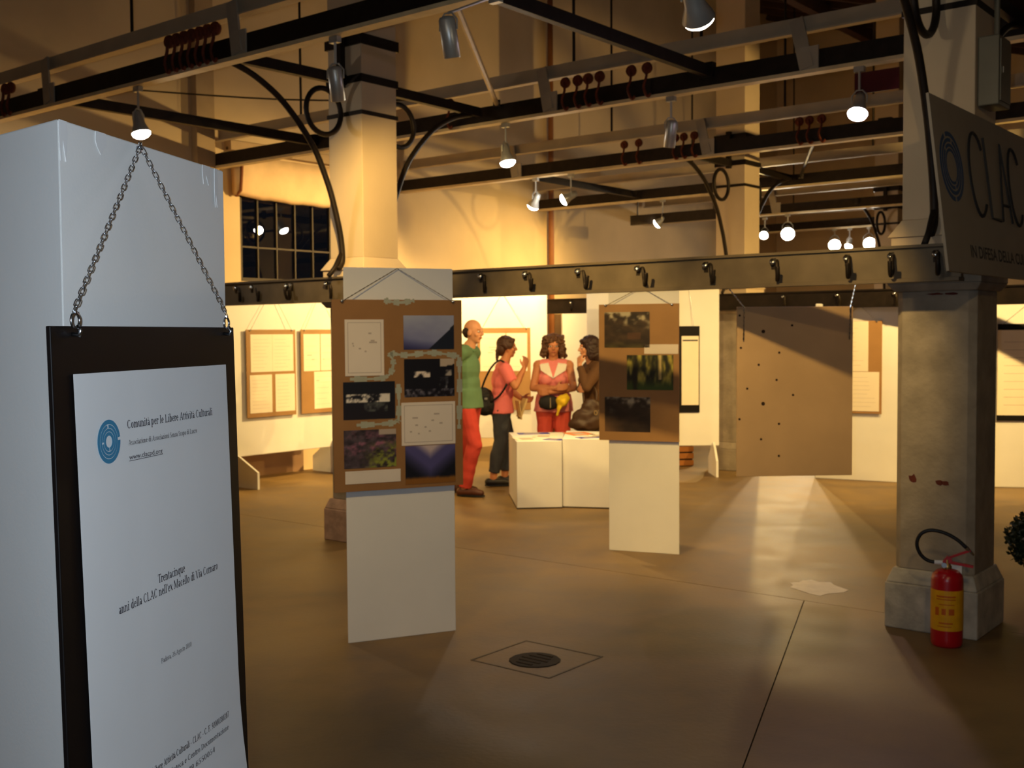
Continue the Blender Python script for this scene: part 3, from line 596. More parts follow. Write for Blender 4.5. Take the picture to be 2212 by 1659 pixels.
text('printed_line', 'www.clacpd.org', INK, paper, .107, .215, 1.350 - Z0, .0085, YT, .004)
part('underline', MB().span((.107, YT - .0003, 1.3475 - Z0), (.215, YT, 1.3483 - Z0)), INK, paper, world=False)
tx('Trentacinque', .184, .279, 1.131, .0145, .115)
tx("anni della CLAC nell'ex Macello di Via Cornaro", .059, .407, 1.109, .0145, .115)
tx('Padova, 26 Agosto 2010', .185, .293, .993, .0085, .095)
YT = -.008
tx('Comunità per le Libere Attività Culturali - CLAC - C. F. 92000380287', .045, .424, .820, .0115, .115)
tx('Centro Culturale, Biblioteca e Centro Documentazione', .05, .422, .797, .0100, .10)
tx('Padova - Tel. 049 6550054', .12, .362, .775, .0100, .10)
lg = None
def annulus(r0, r1, cx, cz, y, gaps=(), th=.0003, n=40, sx=1.0):
    mb = MB(); ks = [k for k in range(n) if k not in gaps]
    for k in ks:
        a, b = 2 * math.pi * k / n, 2 * math.pi * (k + 1) / n
        q = [(cx + r * math.cos(t) * sx, cz + r * math.sin(t)) for r, t in ((r0, a), (r1, a), (r1, b), (r0, b))]
        mb.add([(x, y, z) for x, z in q] + [(x, y - th, z) for x, z in q], [(0, 1, 2, 3), (7, 6, 5, 4), (0, 4, 5, 1), (1, 5, 6, 2), (2, 6, 7, 3), (3, 7, 4, 0)])
    return mb
for i, (r0, r1, gp) in enumerate(((.0275, .0345, (0,)), (.0215, .0265, (10,)), (.0160, .0205, (20,)), (.0095, .0150, (30,)))):
    part('logo_ring', annulus(r0, r1, .050, 1.385 - Z0, -.0040, gp, sx=.95), BLUE, paper, world=False)
# ring bolts and chains
for x in (-.032, .478):
    rg = part('ring_bolt', MB().tube([(x + .011 * math.cos(t), -.006, .008 + .011 * math.sin(t)) for t in [2 * math.pi * k / 18 for k in range(18)]], .0022, 7, closed=True), STEEL, nb, world=False, smooth=True)
    part('bolt_shank', MB().tube([(x, .002, -.012), (x, -.012, -.014), (x - .003, -.016, -.008), (x, -.010, .0)], .0035, 7), STEEL, rg, world=False, smooth=True)
    ch = part('chain', MB().lathe([(0, 0), (.004, 0), (.004, .003), (0, .003)], (x, -.006, .019), 8), STEEL, nb, world=False)
    chain_links(ch, (x, -.006, .026), (.228, .022, 1.876 - Z0))
part('nail', MB().tube([(.228, .036, 1.872 - Z0), (.228, .018, 1.874 - Z0)], .003, 8), STEEL, nb, world=False)

# ================================================================== PRINTS
def vnoise(x, y, s):
    def h(i, j):
        v = math.sin(i * 127.1 + j * 311.7 + s * 74.7) * 43758.5453; return v - math.floor(v)
    i, j = math.floor(x), math.floor(y); fx, fy = x - i, y - j; fx, fy = fx * fx * (3 - 2 * fx), fy * fy * (3 - 2 * fy)
    return (h(i, j) * (1 - fx) + h(i + 1, j) * fx) * (1 - fy) + (h(i, j + 1) * (1 - fx) + h(i + 1, j + 1) * fx) * fy
def fbm(x, y, s): return .55 * vnoise(x, y, s) + .3 * vnoise(2.1 * x, 2.1 * y, s + 1) + .15 * vnoise(4.3 * x, 4.3 * y, s + 2)
def mixc(a, b, t): t = max(0, min(1, t)); return tuple(p + (q - p) * t for p, q in zip(a, b))
def pic_sky(u, v):
    c = mixc((62, 66, 132), (196, 200, 206), .25 + .5 * v + .45 * u * (1 - v) + .2 * (fbm(3 * u, 3 * v, 1) - .5)); c = mixc((40, 40, 84), c, v * 2.6 + .1 + u * .5)
    return (30, 36, 50) if v < (u - .5) * 1.45 else c
def pic_night1(u, v):
    c = (22, 22, 30)
    if v > .86 - .1 * math.sin(3.1 * u) and u > .72: return (188, 170, 150)
    b = fbm(9 * u, 9 * v, 5)
    if .52 < v < .68 and .2 < u < .5: c = mixc(c, (232, 216, 200), (b - .34) * 6)
    if .55 < v < .7 and .8 < u < .95: c = mixc(c, (170, 160, 150), (b - .4) * 4)
    if .2 < v < .52 and abs(u - .78 - .1 * (v - .3)) < .08: c = mixc(c, (150, 150, 156), (b - .35) * 3)
    if v < .2: c = mixc(c, (120, 116, 130), (fbm(16 * u, 10 * v, 7) - .45) * 3)
    return c
def pic_night2(u, v):
    c = mixc((34, 30, 36), (26, 28, 36), v); b = fbm(12 * u, 10 * v, 11)
    if .45 < v < .66 and .06 < u < .9: c = mixc(c, (228, 220, 208), (b - .40) * 6)
    if .2 < v < .45 and .4 < u < .85: c = mixc(c, (110, 116, 110), (b - .45) * 2)
    return c
def pic_flow(u, v):
    b = fbm(9 * u, 9 * v, 21); c = mixc((36, 30, 34), (92, 80, 88), b * 1.5 - .2)
    if v > .85 and u > .68: return (180, 164, 150)
    c = mixc(c, (150, 96, 118), (fbm(11 * u, 11 * v, 25) - .46) * 3.5 * (1 - abs(v - .6) * 2))
    return mixc(c, (140, 148, 60), (fbm(14 * u, 14 * v, 29) - .36) * 4.5 * max(0, (u - .3)) * max(0, .75 - v) * 3)
def pic_valley(u, v):
    t = v - abs(u - .5) * 1.1
    c = mixc((24, 26, 36), (84, 80, 132), (t + .05) * 2.2); c = mixc(c, (198, 180, 180), (t - .62) * 4)
    return mixc((140, 92, 40), c, (v - .10 - .05 * fbm(20 * u, 2, 3)) * 14) if v < .2 else c
def pic_forestA(u, v):
    b = fbm(5 * u + 3 * v, 7 * v, 41); c = mixc((30, 22, 18), (74, 56, 40), b * 1.4 - .2); c = mixc(c, (178, 168, 140), (fbm(6 * u, 6 * v, 43) - .52) * 6 * max(0, v - .4) * 2)
    c = mixc(c, (92, 60, 40), .7 if abs(v - .33) < .1 and .5 < u < .8 else 0); return mixc(c, (86, 96, 40), (.22 - v) * 3 * b)
def pic_forestB(u, v):
    b = fbm(11 * u, 3 * v, 51); c = mixc((30, 32, 16), (176, 164, 70), (b - .36) * 3.0); c = mixc(c, (222, 198, 132), max(0, 1 - abs(u - .72) * 18) * (1 if v > .3 else 0)); c = mixc(c, (60, 84, 34), (.32 - v) * 4)
    return mixc(c, (20, 18, 10), max(0, 1 - abs(u - .18) * 14) * .9)
def pic_forestC(u, v):
    b = fbm(6 * u, 8 * v, 61); c = mixc((26, 20, 18), (64, 48, 38), b); c = mixc(c, (160, 152, 136), (fbm(7 * u, 7 * v, 63) - .5) * 5 * max(0, v - .5) * 2); return mixc(c, (104, 78, 56), (.5 - v) * 2 * max(0, .45 - u) * 3)
def picture(name, parent, x0, x1, z0, z1, fn, y=-.0025, nx=44, nz=32):
    me = bpy.data.meshes.new(name); vs = []; fs = []
    for j in range(nz + 1):
        for i in range(nx + 1): vs.append((x0 + (x1 - x0) * i / nx, y, z0 + (z1 - z0) * j / nz))
    for j in range(nz):
        for i in range(nx): p = j * (nx + 1) + i; fs.append((p, p + 1, p + nx + 2, p + nx + 1))
    b = len(vs); vs += [(x0, y + .002, z0), (x1, y + .002, z0), (x1, y + .002, z1), (x0, y + .002, z1)]
    c = [0, nx, nz * (nx + 1) + nx, nz * (nx + 1)]
    fs += [(b + 3, b + 2, b + 1, b), (b, b + 1, c[1], c[0]), (b + 1, b + 2, c[2], c[1]), (b + 2, b + 3, c[3], c[2]), (b + 3, b, c[0], c[3])]
    me.from_pydata(vs, [], fs); at = me.color_attributes.new('ink', 'FLOAT_COLOR', 'POINT')
    for k, v in enumerate(vs):
        q = fn((v[0] - x0) / (x1 - x0), (v[2] - z0) / (z1 - z0)) if k < b else (60, 55, 50); at.data[k].color = (*lin(q), 1)
    me.update(); return link(name, me, vmat(), parent)
def sheet(parent, x0, x1, z0, z1, lines=6, marks=(), y=-.0025, border=False, name='paper_sheet', m=None):
    o = part(name, MB().span((x0, y, z0), (x1, y + .002, z1)), m or PAPERW, parent, world=False)
    mb = MB(); h = (z1 - z0)
    for k in range(lines):
        z = z1 - h * (.14 + .74 * k / max(1, lines - 1)); L = (x1 - x0) * random.uniform(.5, .8); mb.span((x0 + (x1 - x0) * .1, y - .0004, z - h * .0025), (x0 + (x1 - x0) * .1 + L, y, z + h * .0025))
    for (u, v, w) in marks: mb.span((x0 + (x1 - x0) * u, y - .0004, z0 + h * v), (x0 + (x1 - x0) * (u + w), y, z0 + h * v + .008))
    if mb.v: part('pencil_lines', mb, PENCIL, o, world=False)
    if border:
        b = MB(); d = .014
        b.span((x0 + d, y - .0004, z0 + d), (x1 - d, y, z0 + d + .003)); b.span((x0 + d, y - .0004, z1 - d - .003), (x1 - d, y, z1 - d)); b.span((x0 + d, y - .0004, z0 + d), (x0 + d + .003, y, z1 - d)); b.span((x1 - d - .003, y - .0004, z0 + d), (x1 - d, y, z1 - d))
        part('border_line', b, PENCIL, o, world=False)
    return o
def board(label, loc, e, x0, x1, z0, z1, apex=None, m=None, gap=.0, group='brown pinboards hung on the white panels'):
    t = thing('pin_board', label, 'pinboard', loc, math.atan2(e[1], e[0]), group)
    part('backing_board', MB().span((x0, 0, z0), (x1, .010, z1)), m or MDF, t, world=False, bevel=.001)
    if apex:
        for x in (x0 + .05, x1 - .05):
            thin_chain('chain', (x, -.003, z1 - .01), apex, t); part('ring_bolt', MB().ell((x, -.006, z1 - .008), (.009, .006, .009), 8, 6), STEEL, t, world=False, smooth=True)
    return t
# board of seven prints
b1 = board('brown board on the centre left prism with seven photos and drawings', (-.821, 5.534, 0), (.531, .232), -.067, .616, .768, 1.724, (.277, .018, 1.882), MDFB)
stain = mat('teal_grey_stain', (166, 168, 150), .6, var=.1, scale=15)
for path in ([(.225, 1.46), (.245, 1.40), (.20, 1.335), (.02, 1.33)], [(.23, 1.455), (.32, 1.445), (.45, 1.455), (.60, 1.435)], [(.60, 1.43), (.60, 1.25), (.595, 1.06)], [(.27, 1.30), (.27, 1.14), (.24, 1.105), (.05, 1.10)], [(.2, 1.72), (.28, 1.71), (.36, 1.72)]):
    mb = MB(); P = smoothpath([(x, 0, z) for x, z in path], 6)
    for i in range(len(P) - 1):
        d = (P[i + 1] - P[i]).normalized(); nn = Vector((-d.z, 0, d.x)) * (.011 + .006 * math.sin(i * 1.7)); mb.add([P[i] - nn + Vector((0, -.0006, 0)), P[i + 1] - nn + Vector((0, -.0006, 0)), P[i + 1] + nn + Vector((0, -.0006, 0)), P[i] + nn + Vector((0, -.0006, 0)), P[i] - nn + Vector((0, .0005, 0)), P[i + 1] - nn + Vector((0, .0005, 0)), P[i + 1] + nn + Vector((0, .0005, 0)), P[i] + nn + Vector((0, .0005, 0))], [(0, 1, 2, 3), (7, 6, 5, 4), (0, 4, 5, 1), (1, 5, 6, 2), (2, 6, 7, 3), (3, 7, 4, 0)])
    part('glue_stain', mb, stain, b1, world=False)
GREYPAPER = mat('greyish_paper', (226, 214, 200), .6, var=.03)
sheet(b1, -.004, .196, 1.345, 1.625, 0, ((.18, .56, .04), (.2, .52, .03), (.62, .58, .2), (.66, .61, .1), (.35, .47, .06), (.5, .42, .05), (.6, .74, .08)), border=True, m=GREYPAPER)
for nm, x0, x1, z0, z1, fn, lab in (('photo_print', .300, .571, 1.473, 1.645, pic_sky, 'photo of a pale sky over a dark slope'), ('photo_print', .301, .571, 1.232, 1.424, pic_night1, 'dark photo with white shapes'), ('photo_print', -.016, .251, 1.128, 1.315, pic_night2, 'dark photo with a row of white blossoms'),
                                    ('photo_print', -.016, .254, .885, 1.075, pic_flow, 'photo of wild flowers'), ('photo_print', .302, .572, .787, .982, pic_valley, 'photo of a dusky valley')):
    picture(nm, b1, x0, x1, z0, z1, fn)['label'] = lab
sheet(b1, .284, .574, .986, 1.204, 0, ((.15, .3, .04), (.25, .45, .05), (.3, .25, .03), (.42, .4, .04), (.55, .55, .05), (.5, .3, .04), (.7, .48, .06), (.2, .62, .1), (.6, .7, .1)), border=True, m=GREYPAPER); sheet(b1, -.011, .276, .807, .871, 2, m=GREYPAPER, name='caption_strip')
# board with three forest photos
b2 = board('brown board on the centre right prism with three dark forest photos', (.675, 7.911, 0), (.469, -.185), -.062, .515, .79, 1.75, (.241, .018, 1.866))
picture('photo_print', b2, -.02, .307, 1.446, 1.695, pic_forestA)['label'] = 'dark photo of a forest shelter'; picture('photo_print', b2, .143, .474, 1.150, 1.393, pic_forestB)['label'] = 'sunlit tree trunks photo'; picture('photo_print', b2, -.019, .311, .854, 1.098, pic_forestC)['label'] = 'dark photo of a woodland path'
sheet(b2, .268, .510, 1.402, 1.468, 2, name='caption_strip', m=GREYPAPER)

# ================================================================== STANDING WHITE BOARDS AT THE BACK
def stand_board(label, p, e, L, z0, z1, feet=(.12,), th=.03, fwd=.34, foot_h=.31):
    t = thing('display_board', label, 'display board', (p[0], p[1], 0), math.atan2(e[1], e[0]), 'large white display boards')
    part('panel', MB().span((0, 0, z0), (L, th, z1)), WHITE, t, world=False, bevel=.008)
    for x in feet:
        prof = [(-fwd, 0), (-fwd, foot_h * .55), (-fwd * .35, foot_h), (0, foot_h + .05), (th, foot_h + .05), (min(fwd, .3) * .35 + th, foot_h), (min(fwd, .3) + th, foot_h * .55), (min(fwd, .3) + th, 0)]
        vs = [(x - .012, a, b) for a, b in prof] + [(x + .012, a, b) for a, b in prof]; k = len(prof)
        part('foot', MB().add(vs, [tuple(range(k)), tuple(range(k, 2 * k))[::-1]] + [(i, (i + 1) % k, k + (i + 1) % k, k + i) for i in range(k)]), WHITE, t, world=False)
    return t
vd = (Vv.x, Vv.y)
lbp = G(-3.30, 1.19); stand_board('white board at far left showing two pinboards, under the back window', lbp, vd, 1.47, .29, 2.04, (.03, 1.43), fwd=.45)
q = board('pinboard with four sheets on the far left white board, beside the black notice', G(-3.265, 0, 0) + Vv * 0, vd, 1.42, 2.075, .69, 1.61, (1.77, .015, 2.03))
for x0, x1, z0, z1 in ((1.47, 1.755, 1.165, 1.56), (1.757, 2.04, 1.165, 1.56), (1.455, 1.745, .735, 1.135), (1.79, 2.055, .735, 1.135)): sheet(q, x0, x1, z0, z1, 9)
q = board('pinboard with a cut-out corner on the far left white board, behind the prism', G(-3.265, 0, 0), vd, 2.15, 2.80, .69, 1.61, (2.45, .015, 2.03))
sheet(q, 2.185, 2.42, 1.155, 1.56, 5, ((.2, .42, .3), (.5, .3, .15))); sheet(q, 2.43, 2.70, 1.155, 1.56, 5, ((.1, .3, .1),)); sheet(q, 2.33, 2.62, .735, 1.145, 6, ((.1, .75, .15),))
stand_board('white board behind the man and the pink-topped woman, brightly lit', (-1.02, 13.46), (1, .03), 1.45, .29, 2.05, (.05, 1.40))
q = board('pinboard with two large drawings behind the woman with the black bag', (-.109, 13.47, 0), (1, .03), -.30, .335, .63, 1.62, (0.0, .015, 2.04))
sheet(q, -.27, .035, 1.10, 1.555, 2, ((.35, .62, .35), (.4, .55, .25), (.3, .48, .2))); sheet(q, .045, .295, 1.10, 1.555, 2, ((.2, .6, .12), (.35, .7, .1)))
stand_board('narrow white board right of the forest photos with a slim black notice', (1.742, 12.09), (1, .02), .50, .32, 2.045, (.44,), fwd=.2)
q = thing('slim_notice', 'slim black-edged notice hanging on the narrow white board', 'notice', (1.742, 12.075, 0), .02)
part('backing_board', MB().span((.06, 0, .684), (.285, .012, 1.617)), BLACK, q, world=False); sh = part('notice_paper', MB().span((.09, -.003, .765), (.275, 0, 1.51)), PAPERW, q, world=False); part('heading_line', MB().span((.10, -.004, 1.455), (.265, -.003, 1.47)), INK, sh, world=False)
thin_chain('chain', (.22, 0, 1.61), (.17, .012, 2.05), q)
stand_board('white board partly hidden behind the woman in brown', (.87, 12.98), (1, -.05), .62, .29, 2.04, (.1,))
stand_board('white board standing far away against the wall near the downpipe', G(-3.55, 7.35), vd, .85, .02, 1.93, ())
stand_board('white board standing on the floor behind the hanging plywood', (3.19, 11.77), (.765, -.406), .90, 0.0, 1.84, ())
q = board('pinboard with one bare brown corner next to the signed column', (3.19 - .0117, 11.77 - .022, 0), (.765, -.406), .22, .68, .70, 1.655, (.45, .02, 1.82))
sheet(q, .20, .545, 1.135, 1.652, 9, y=-.0027); sheet(q, .34, .655, .725, 1.13, 8); sheet(q, .20, .335, .725, 1.13, 6)
stand_board('white board cut by the right edge of the picture', (4.70, 11.0), (.98, -.2), 1.3, 0.0, 1.855, ())
q = thing('black_notice', 'black-banded notice on the white board at the right edge', 'notice', (4.70, 10.98, 0), math.atan2(-.2, .98))
part('backing_board', MB().span((.06, 0, .66), (.70, .012, 1.61)), BLACK, q, world=False); sheet(q, .06, .66, .715, 1.55, 9, y=-.004); thin_chain('chain', (.1, 0, 1.6), (.38, .016, 1.84), q)
cr = thing('wooden_crate', 'small wooden crate on the floor beneath the narrow white board', 'crate', (1.93, 13.0, 0), .1)
for z in (.04, .12, .20): part('slat', MB().span((-.14, -.1, z - .03), (.16, -.085, z + .03)), CRATE, cr, world=False)
part('box', MB().span((-.13, -.084, 0), (.15, .12, .24)), WOODDARK, cr, world=False)

# ================================================================== HANGING PLYWOOD SHEET
pw = thing('hanging_plywood', 'drilled plywood sheet hung on chains from the low hook rail', 'board', (1.31, 6.512, 0), math.atan2(.034, .682))
part('sheet', MB().span((0, 0, .705), (.685, .014, 1.695)), PLY, pw, world=False, bevel=.002)
for i, (u, v) in enumerate(((.205, .855), (.03, .76), (.33, .73), (.17, .66), (.31, .57), (.08, .52), (.44, .48), (.205, .43), (.02, .34), (.33, .31), (.43, .89), (.02, .95), (.19, .22), (.33, .12))):
    x, z = .685 * u * 1.1, .705 + .99 * v; r = .011 if i in (0, 7) else .007
    part('drill_hole', MB().lathe([(0, 0), (r, 0), (r, .0015), (0, .0015)], (x, 0, z), 10, Matrix.Rotation(math.radians(90), 3, 'X')), PLYHOLE, pw, world=False)
for x, zt in ((.035, (-.08, 1.84)), (.66, (.70, 1.83))):
    thin_chain('chain', (x, -.012, 1.50), (x + .005, -.012, 1.69), pw, r=.005); thin_chain('chain', (x + .005, -.010, 1.69), (zt[0], 0, zt[1]), pw, r=.005)
    part('bolt', MB().ell((x + .005, -.008, 1.675), (.008, .006, .008), 8, 6), STEEL, pw, world=False)

# ================================================================== PLINTHS WITH LEAFLETS
def plinth(label, pts, h):
    c = sum((Vector((*p, 0)) for p in pts), Vector()) / len(pts); t = thing('white_plinth', label, 'plinth', c, 0, 'low white plinths'); part('body', MB().prism(pts, .0, h), WHITE, t, bevel=.004)
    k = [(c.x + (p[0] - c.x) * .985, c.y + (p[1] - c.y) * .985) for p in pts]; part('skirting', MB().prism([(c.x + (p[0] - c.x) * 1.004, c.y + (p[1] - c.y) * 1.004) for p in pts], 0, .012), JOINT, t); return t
plinth('left low white plinth in front of the visitors', [(.037, 9.825), (.437, 9.865), (.50, 10.72), (-.035, 10.74)], .60)
plinth('right low white plinth in front of the visitors, next to the forest photos', [(.443, 9.90), (.86, 9.80), (1.02, 10.52), (.52, 10.72)], .615)
BLUEP = mat('blue_leaflet', (50, 60, 160), .5, var=.1); ORG = mat('orange_leaflet', (220, 130, 70), .5, var=.1)
def leaflet(label, x, y, rz, w, d, m, z):
    t = thing('leaflet', label, 'leaflet', (x, y, z), rz, 'leaflets on the plinths'); part('sheet', MB().span((-w / 2, -d / 2, 0), (w / 2, d / 2, .004)), m, t, world=False); part('print_block', MB().span((-w * .3, -d * .35, .004), (w * .2, d * .2, .0045)), PENCIL, t, world=False)
leaflet('white leaflet at the near left edge of the left plinth', .13, 10.05, .2, .22, .30, PAPERW, .60); leaflet('blue leaflet lying at the front corner where the plinths meet', .38, 9.98, -.5, .18, .13, BLUEP, .60)
leaflet('white sheet in the middle of the left plinth', .30, 10.3, -.1, .22, .30, PAPERW, .60); leaflet('orange printed leaflet on the right plinth before the red trousers', .62, 10.35, .3, .22, .3, ORG, .615)
leaflet('pale sheet on the right plinth beside the forest photos', .80, 10.15, -.2, .22, .3, PAPERW, .615); leaflet('blue leaflet at the back of the left plinth', .2, 10.58, .1, .3, .15, BLUEP, .60); leaflet('blue leaflet under the pale sheet on the right plinth', .70, 9.99, .4, .25, .12, BLUEP, .615)

# ================================================================== FIRE EXTINGUISHER
ex = thing('fire_extinguisher', 'red fire extinguisher with a looped black hose standing at the column foot', 'extinguisher', (2.135, 5.46, 0), math.radians(-20))
part('cylinder', MB().lathe([(0, 0), (.068, 0), (.074, .012), (.075, .04), (.075, .325), (.07, .352), (.05, .372), (.024, .380), (0, .380)], n=28), REDP, ex, world=False, smooth=True)
lbm = []
lb = MB(); n = 20; vs = []
for k in range(n + 1):
    t = math.radians(-200 + 220 * k / n)
    for z in (.085, .283): vs += [(.0758 * math.cos(t), .0758 * math.sin(t), z), (.0752 * math.cos(t), .0752 * math.sin(t), z)]
fs = []
for k in range(n):
    a = k * 4; b = a + 4; fs += [(a, b, b + 2, a + 2), (a + 1, a + 3, b + 3, b + 1), (a, a + 1, b + 1, b), (a + 2, b + 2, b + 3, a + 3)]
lab = part('label', MB().add(vs, fs), YELLOWL, ex, world=False, smooth=False)
def label_mark(t0, t1, z0, z1):
    mb = MB(); k = 5; vs = []
    for i in range(k + 1):
        t = math.radians(t0 + (t1 - t0) * i / k)
        for z in (z0, z1): vs += [(.0764 * math.cos(t), .0764 * math.sin(t), z), (.0757 * math.cos(t), .0757 * math.sin(t), z)]
    fs = []
    for i in range(k): a = i * 4; b = a + 4; fs += [(a, b, b + 2, a + 2), (a + 1, a + 3, b + 3, b + 1), (a, a + 1, b + 1, b), (a + 2, b + 2, b + 3, a + 3)]
    fs += [(0, 2, 3, 1), (k * 4, k * 4 + 1, k * 4 + 3, k * 4 + 2)]; part('label_print', mb.add(vs, fs), ORANGE_INK, lab, world=False)
for t0, t1, z0, z1 in ((-110, -95, .165, .195), (-85, -65, .165, .195), (-135, -120, .16, .2), (-130, -60, .25, .258), (-130, -60, .238, .243), (-120, -70, .12, .127), (-125, -75, .105, .109), (-120, -65, .213, .217)): label_mark(t0, t1, z0, z1)
part('valve_body', MB().lathe([(.0, .375), (.02, .375), (.02, .395), (.014, .40), (.014, .425), (0, .428)], n=14), BRASS, ex, world=False, smooth=True)
part('gauge', MB().lathe([(0, 0), (.013, 0), (.013, .01), (0, .01)], (-.015, -.018, .40), 12, Matrix.Rotation(math.radians(90), 3, 'X')), STEEL, ex, world=False)
part('carry_handle', MB().beam((0, 0, .415), (.118, -.01, .398), .02, .012), REDP, ex, world=False); lv = MB(); lv.beam((-.012, 0, .405), (.012, 0, .435), .026, .03); lv.beam((0, 0, .432), (.105, -.01, .478), .02, .01); part('squeeze_lever', lv, REDP, ex, world=False)
part('hose_fitting', MB().tube([(-.012, 0, .408), (-.06, 0, .408)], .011, 8), PAPER, ex, world=False)
hs = [(-.05, 0, .408), (-.09, -.002, .415), (-.125, -.005, .445), (-.142, -.01, .495), (-.125, -.014, .545), (-.08, -.016, .568), (-.02, -.016, .560), (.04, -.014, .53), (.085, -.012, .49)]
part('hose', MB().tube(smoothpath(hs, 6), .009, 9), RUBBER, ex, world=False, smooth=True); part('nozzle', MB().tube([(.085, -.012, .49), (.118, -.012, .455)], .007, 8, radii=[.010, .006]), STEEL, ex, world=False)
tg = thing('inspection_card', 'white card hanging on the column base behind the extinguisher', 'card', tuple(P10 + U * .12 - Vv * .242 + Vector((0, 0, .22))), RZ)
part('card', MB().span((-.04, 0, 0), (.04, .002, .15)), PAPER, tg, world=False); part('grid_lines', MB().span((-.03, -.0006, .03), (.03, 0, .034)).span((-.03, -.0006, .06), (.03, 0, .064)).span((-.03, -.0006, .09), (.03, 0, .094)).span((-.03, -.0006, .115), (.03, 0, .125)), PENCIL, tg, world=False)

# ================================================================== SIGN ON THE COLUMN (local x along V)
sg = thing('club_sign', 'grey board with blue ring logo and CLAC lettering on the right column', 'sign', (1.911, 4.901, 1.810), math.atan2(Vv.y, Vv.x), rotx=math.radians(-7))
sg.scale = (.93, .93, .93); WM[sg] = WM[sg] @ Matrix.Scale(.93, 4)
SH = .85
part('sign_board', MB().span((0, 0, 0), (2.3, .014, SH)), SIGN, sg, world=False, bevel=.002)
for xx in (.75, 1.35): part('support', MB().span((xx, .014, .05), (xx + .04, .05, .8)), IRON, sg, world=False)
part('support_arm', MB().span((.78, .05, .08), (.82, .16, .12)), IRON, sg, world=False)
for i, (r0, r1, gp) in enumerate(((.150, .172, (12, 30)), (.122, .140, (8,)), (.097, .113, (14, 31)), (.075, .089, (33,)))): part('logo_ring', annulus(r0, r1, .222, .520, -.0005, gp, th=.001), SIGNBLUE, sg, world=False)
def bigC(x0, x1, z0, z1, w=.010):
    cx, cz, rx, rz = (x0 + x1) / 2, (z0 + z1) / 2, (x1 - x0) / 2, (z1 - z0) / 2
    return MB().tube([(cx + rx * math.cos(math.radians(t)), -.001, cz + rz * math.sin(math.radians(t))) for t in range(40, 325, 12)], w, 6)
part('letter_c', bigC(.495, .76, .307, .74), SIGNINK, sg, world=False)
part('letter_l', MB().tube([(.785, -.001, .735), (.80, -.001, .31), (.975, -.001, .31)], .010, 6), SIGNINK, sg, world=False)
la = MB(); la.tube([(1.0, -.001, .307), (1.085, -.001, .735), (1.18, -.001, .307)], .009, 6); la.tube([(1.03, -.001, .40), (1.15, -.001, .40)], .008, 6); part('letter_a', la, SIGNINK, sg, world=False)
part('letter_c', bigC(1.195, 1.44, .305, .74), SIGNINK, sg, world=False)
lp = MB(); lp.tube([(1.52, -.001, .52), (1.64, -.001, .52)], .009, 6); lp.tube([(1.58, -.001, .46), (1.58, -.001, .58)], .009, 6); part('plus_mark', lp, SIGNINK, sg, world=False)
text('sign_lettering', 'IN DIFESA DELLA CULTURA', SIGNINK, sg, .37, 1.62, .084, .062, -.001, .02)

# ================================================================== POTTED SHRUB AT THE RIGHT EDGE
sp = thing('potted_shrub', 'dark leafy potted shrub cut by the right edge behind the extinguisher column', 'plant', (3.10, 6.40, 0))
part('pot', MB().lathe([(0, 0), (.10, 0), (.13, .13), (.14, .135), (.14, .155), (.12, .155), (.115, .14), (0, .14)], n=20), TERRA, sp, world=False, smooth=True); part('stem', MB().tube([(0, 0, .13), (.01, 0, .3)], .015, 7), WOODDARK, sp, world=False)
lf = MB(); rnd = random.Random(3)
for k in range(4200):
    th, ph = rnd.uniform(0, 2 * math.pi), math.acos(rnd.uniform(-1, 1)); r = rnd.uniform(.6, 1.02); p = Vector((.235 * r * math.sin(ph) * math.cos(th), .235 * r * math.sin(ph) * math.sin(th), .33 + .185 * r * math.cos(ph)))
    a = Vector((rnd.uniform(-1, 1), rnd.uniform(-1, 1), rnd.uniform(-.4, 1))).normalized(); b = a.cross(Vector((rnd.uniform(-1, 1), rnd.uniform(-1, 1), rnd.uniform(-1, 1)))).normalized(); L, w = rnd.uniform(.026, .04), rnd.uniform(.010, .015); nn = a.cross(b) * .003
    lf.add([p, p + a * L * .5 + b * w + nn, p + a * L, p + a * L * .5 - b * w + nn], [(0, 1, 2), (0, 2, 3)])
me = bpy.data.meshes.new('foliage'); me.from_pydata(lf.v, [], lf.f); me.update(); fo = link('foliage', me, LEAF, sp); fo['kind'] = 'stuff'

# ================================================================== PEOPLE
SKIN = mat('skin', (206, 146, 106), .55, var=.06, scale=8); SKINT = mat('tanned_skin', (190, 124, 84), .55, var=.06, scale=8)
LIP = mat('lips', (158, 74, 60), .5, var=.05); EYEW = mat('eye_white', (225, 218, 205), .3, var=.02); EYED = mat('iris_dark', (34, 22, 16), .25, var=.05)
def blob(name, mb, m, parent, voxel=.008, it=6, fac=.5, disp=0.0, dscale=.03):
    me = mb.mesh(name); o = bpy.data.objects.new(name, me)
    r = o.modifiers.new('r', 'REMESH'); r.mode = 'VOXEL'; r.voxel_size = voxel; r.use_smooth_shade = True
    s = o.modifiers.new('s', 'SMOOTH'); s.factor = fac; s.iterations = it
    nm = evaluated(o); bpy.data.objects.remove(o); bpy.data.meshes.remove(me); nm.name = name
    if disp:
        from mathutils import noise
        nv = [v.normal.copy() for v in nm.vertices]
        for v, nn in zip(nm.vertices, nv): v.co = v.co + nn * disp * noise.noise(v.co / dscale)
    nm.materials.clear(); return link(name, nm, m, parent, smooth=True)
def V3(*a): return Vector(a)
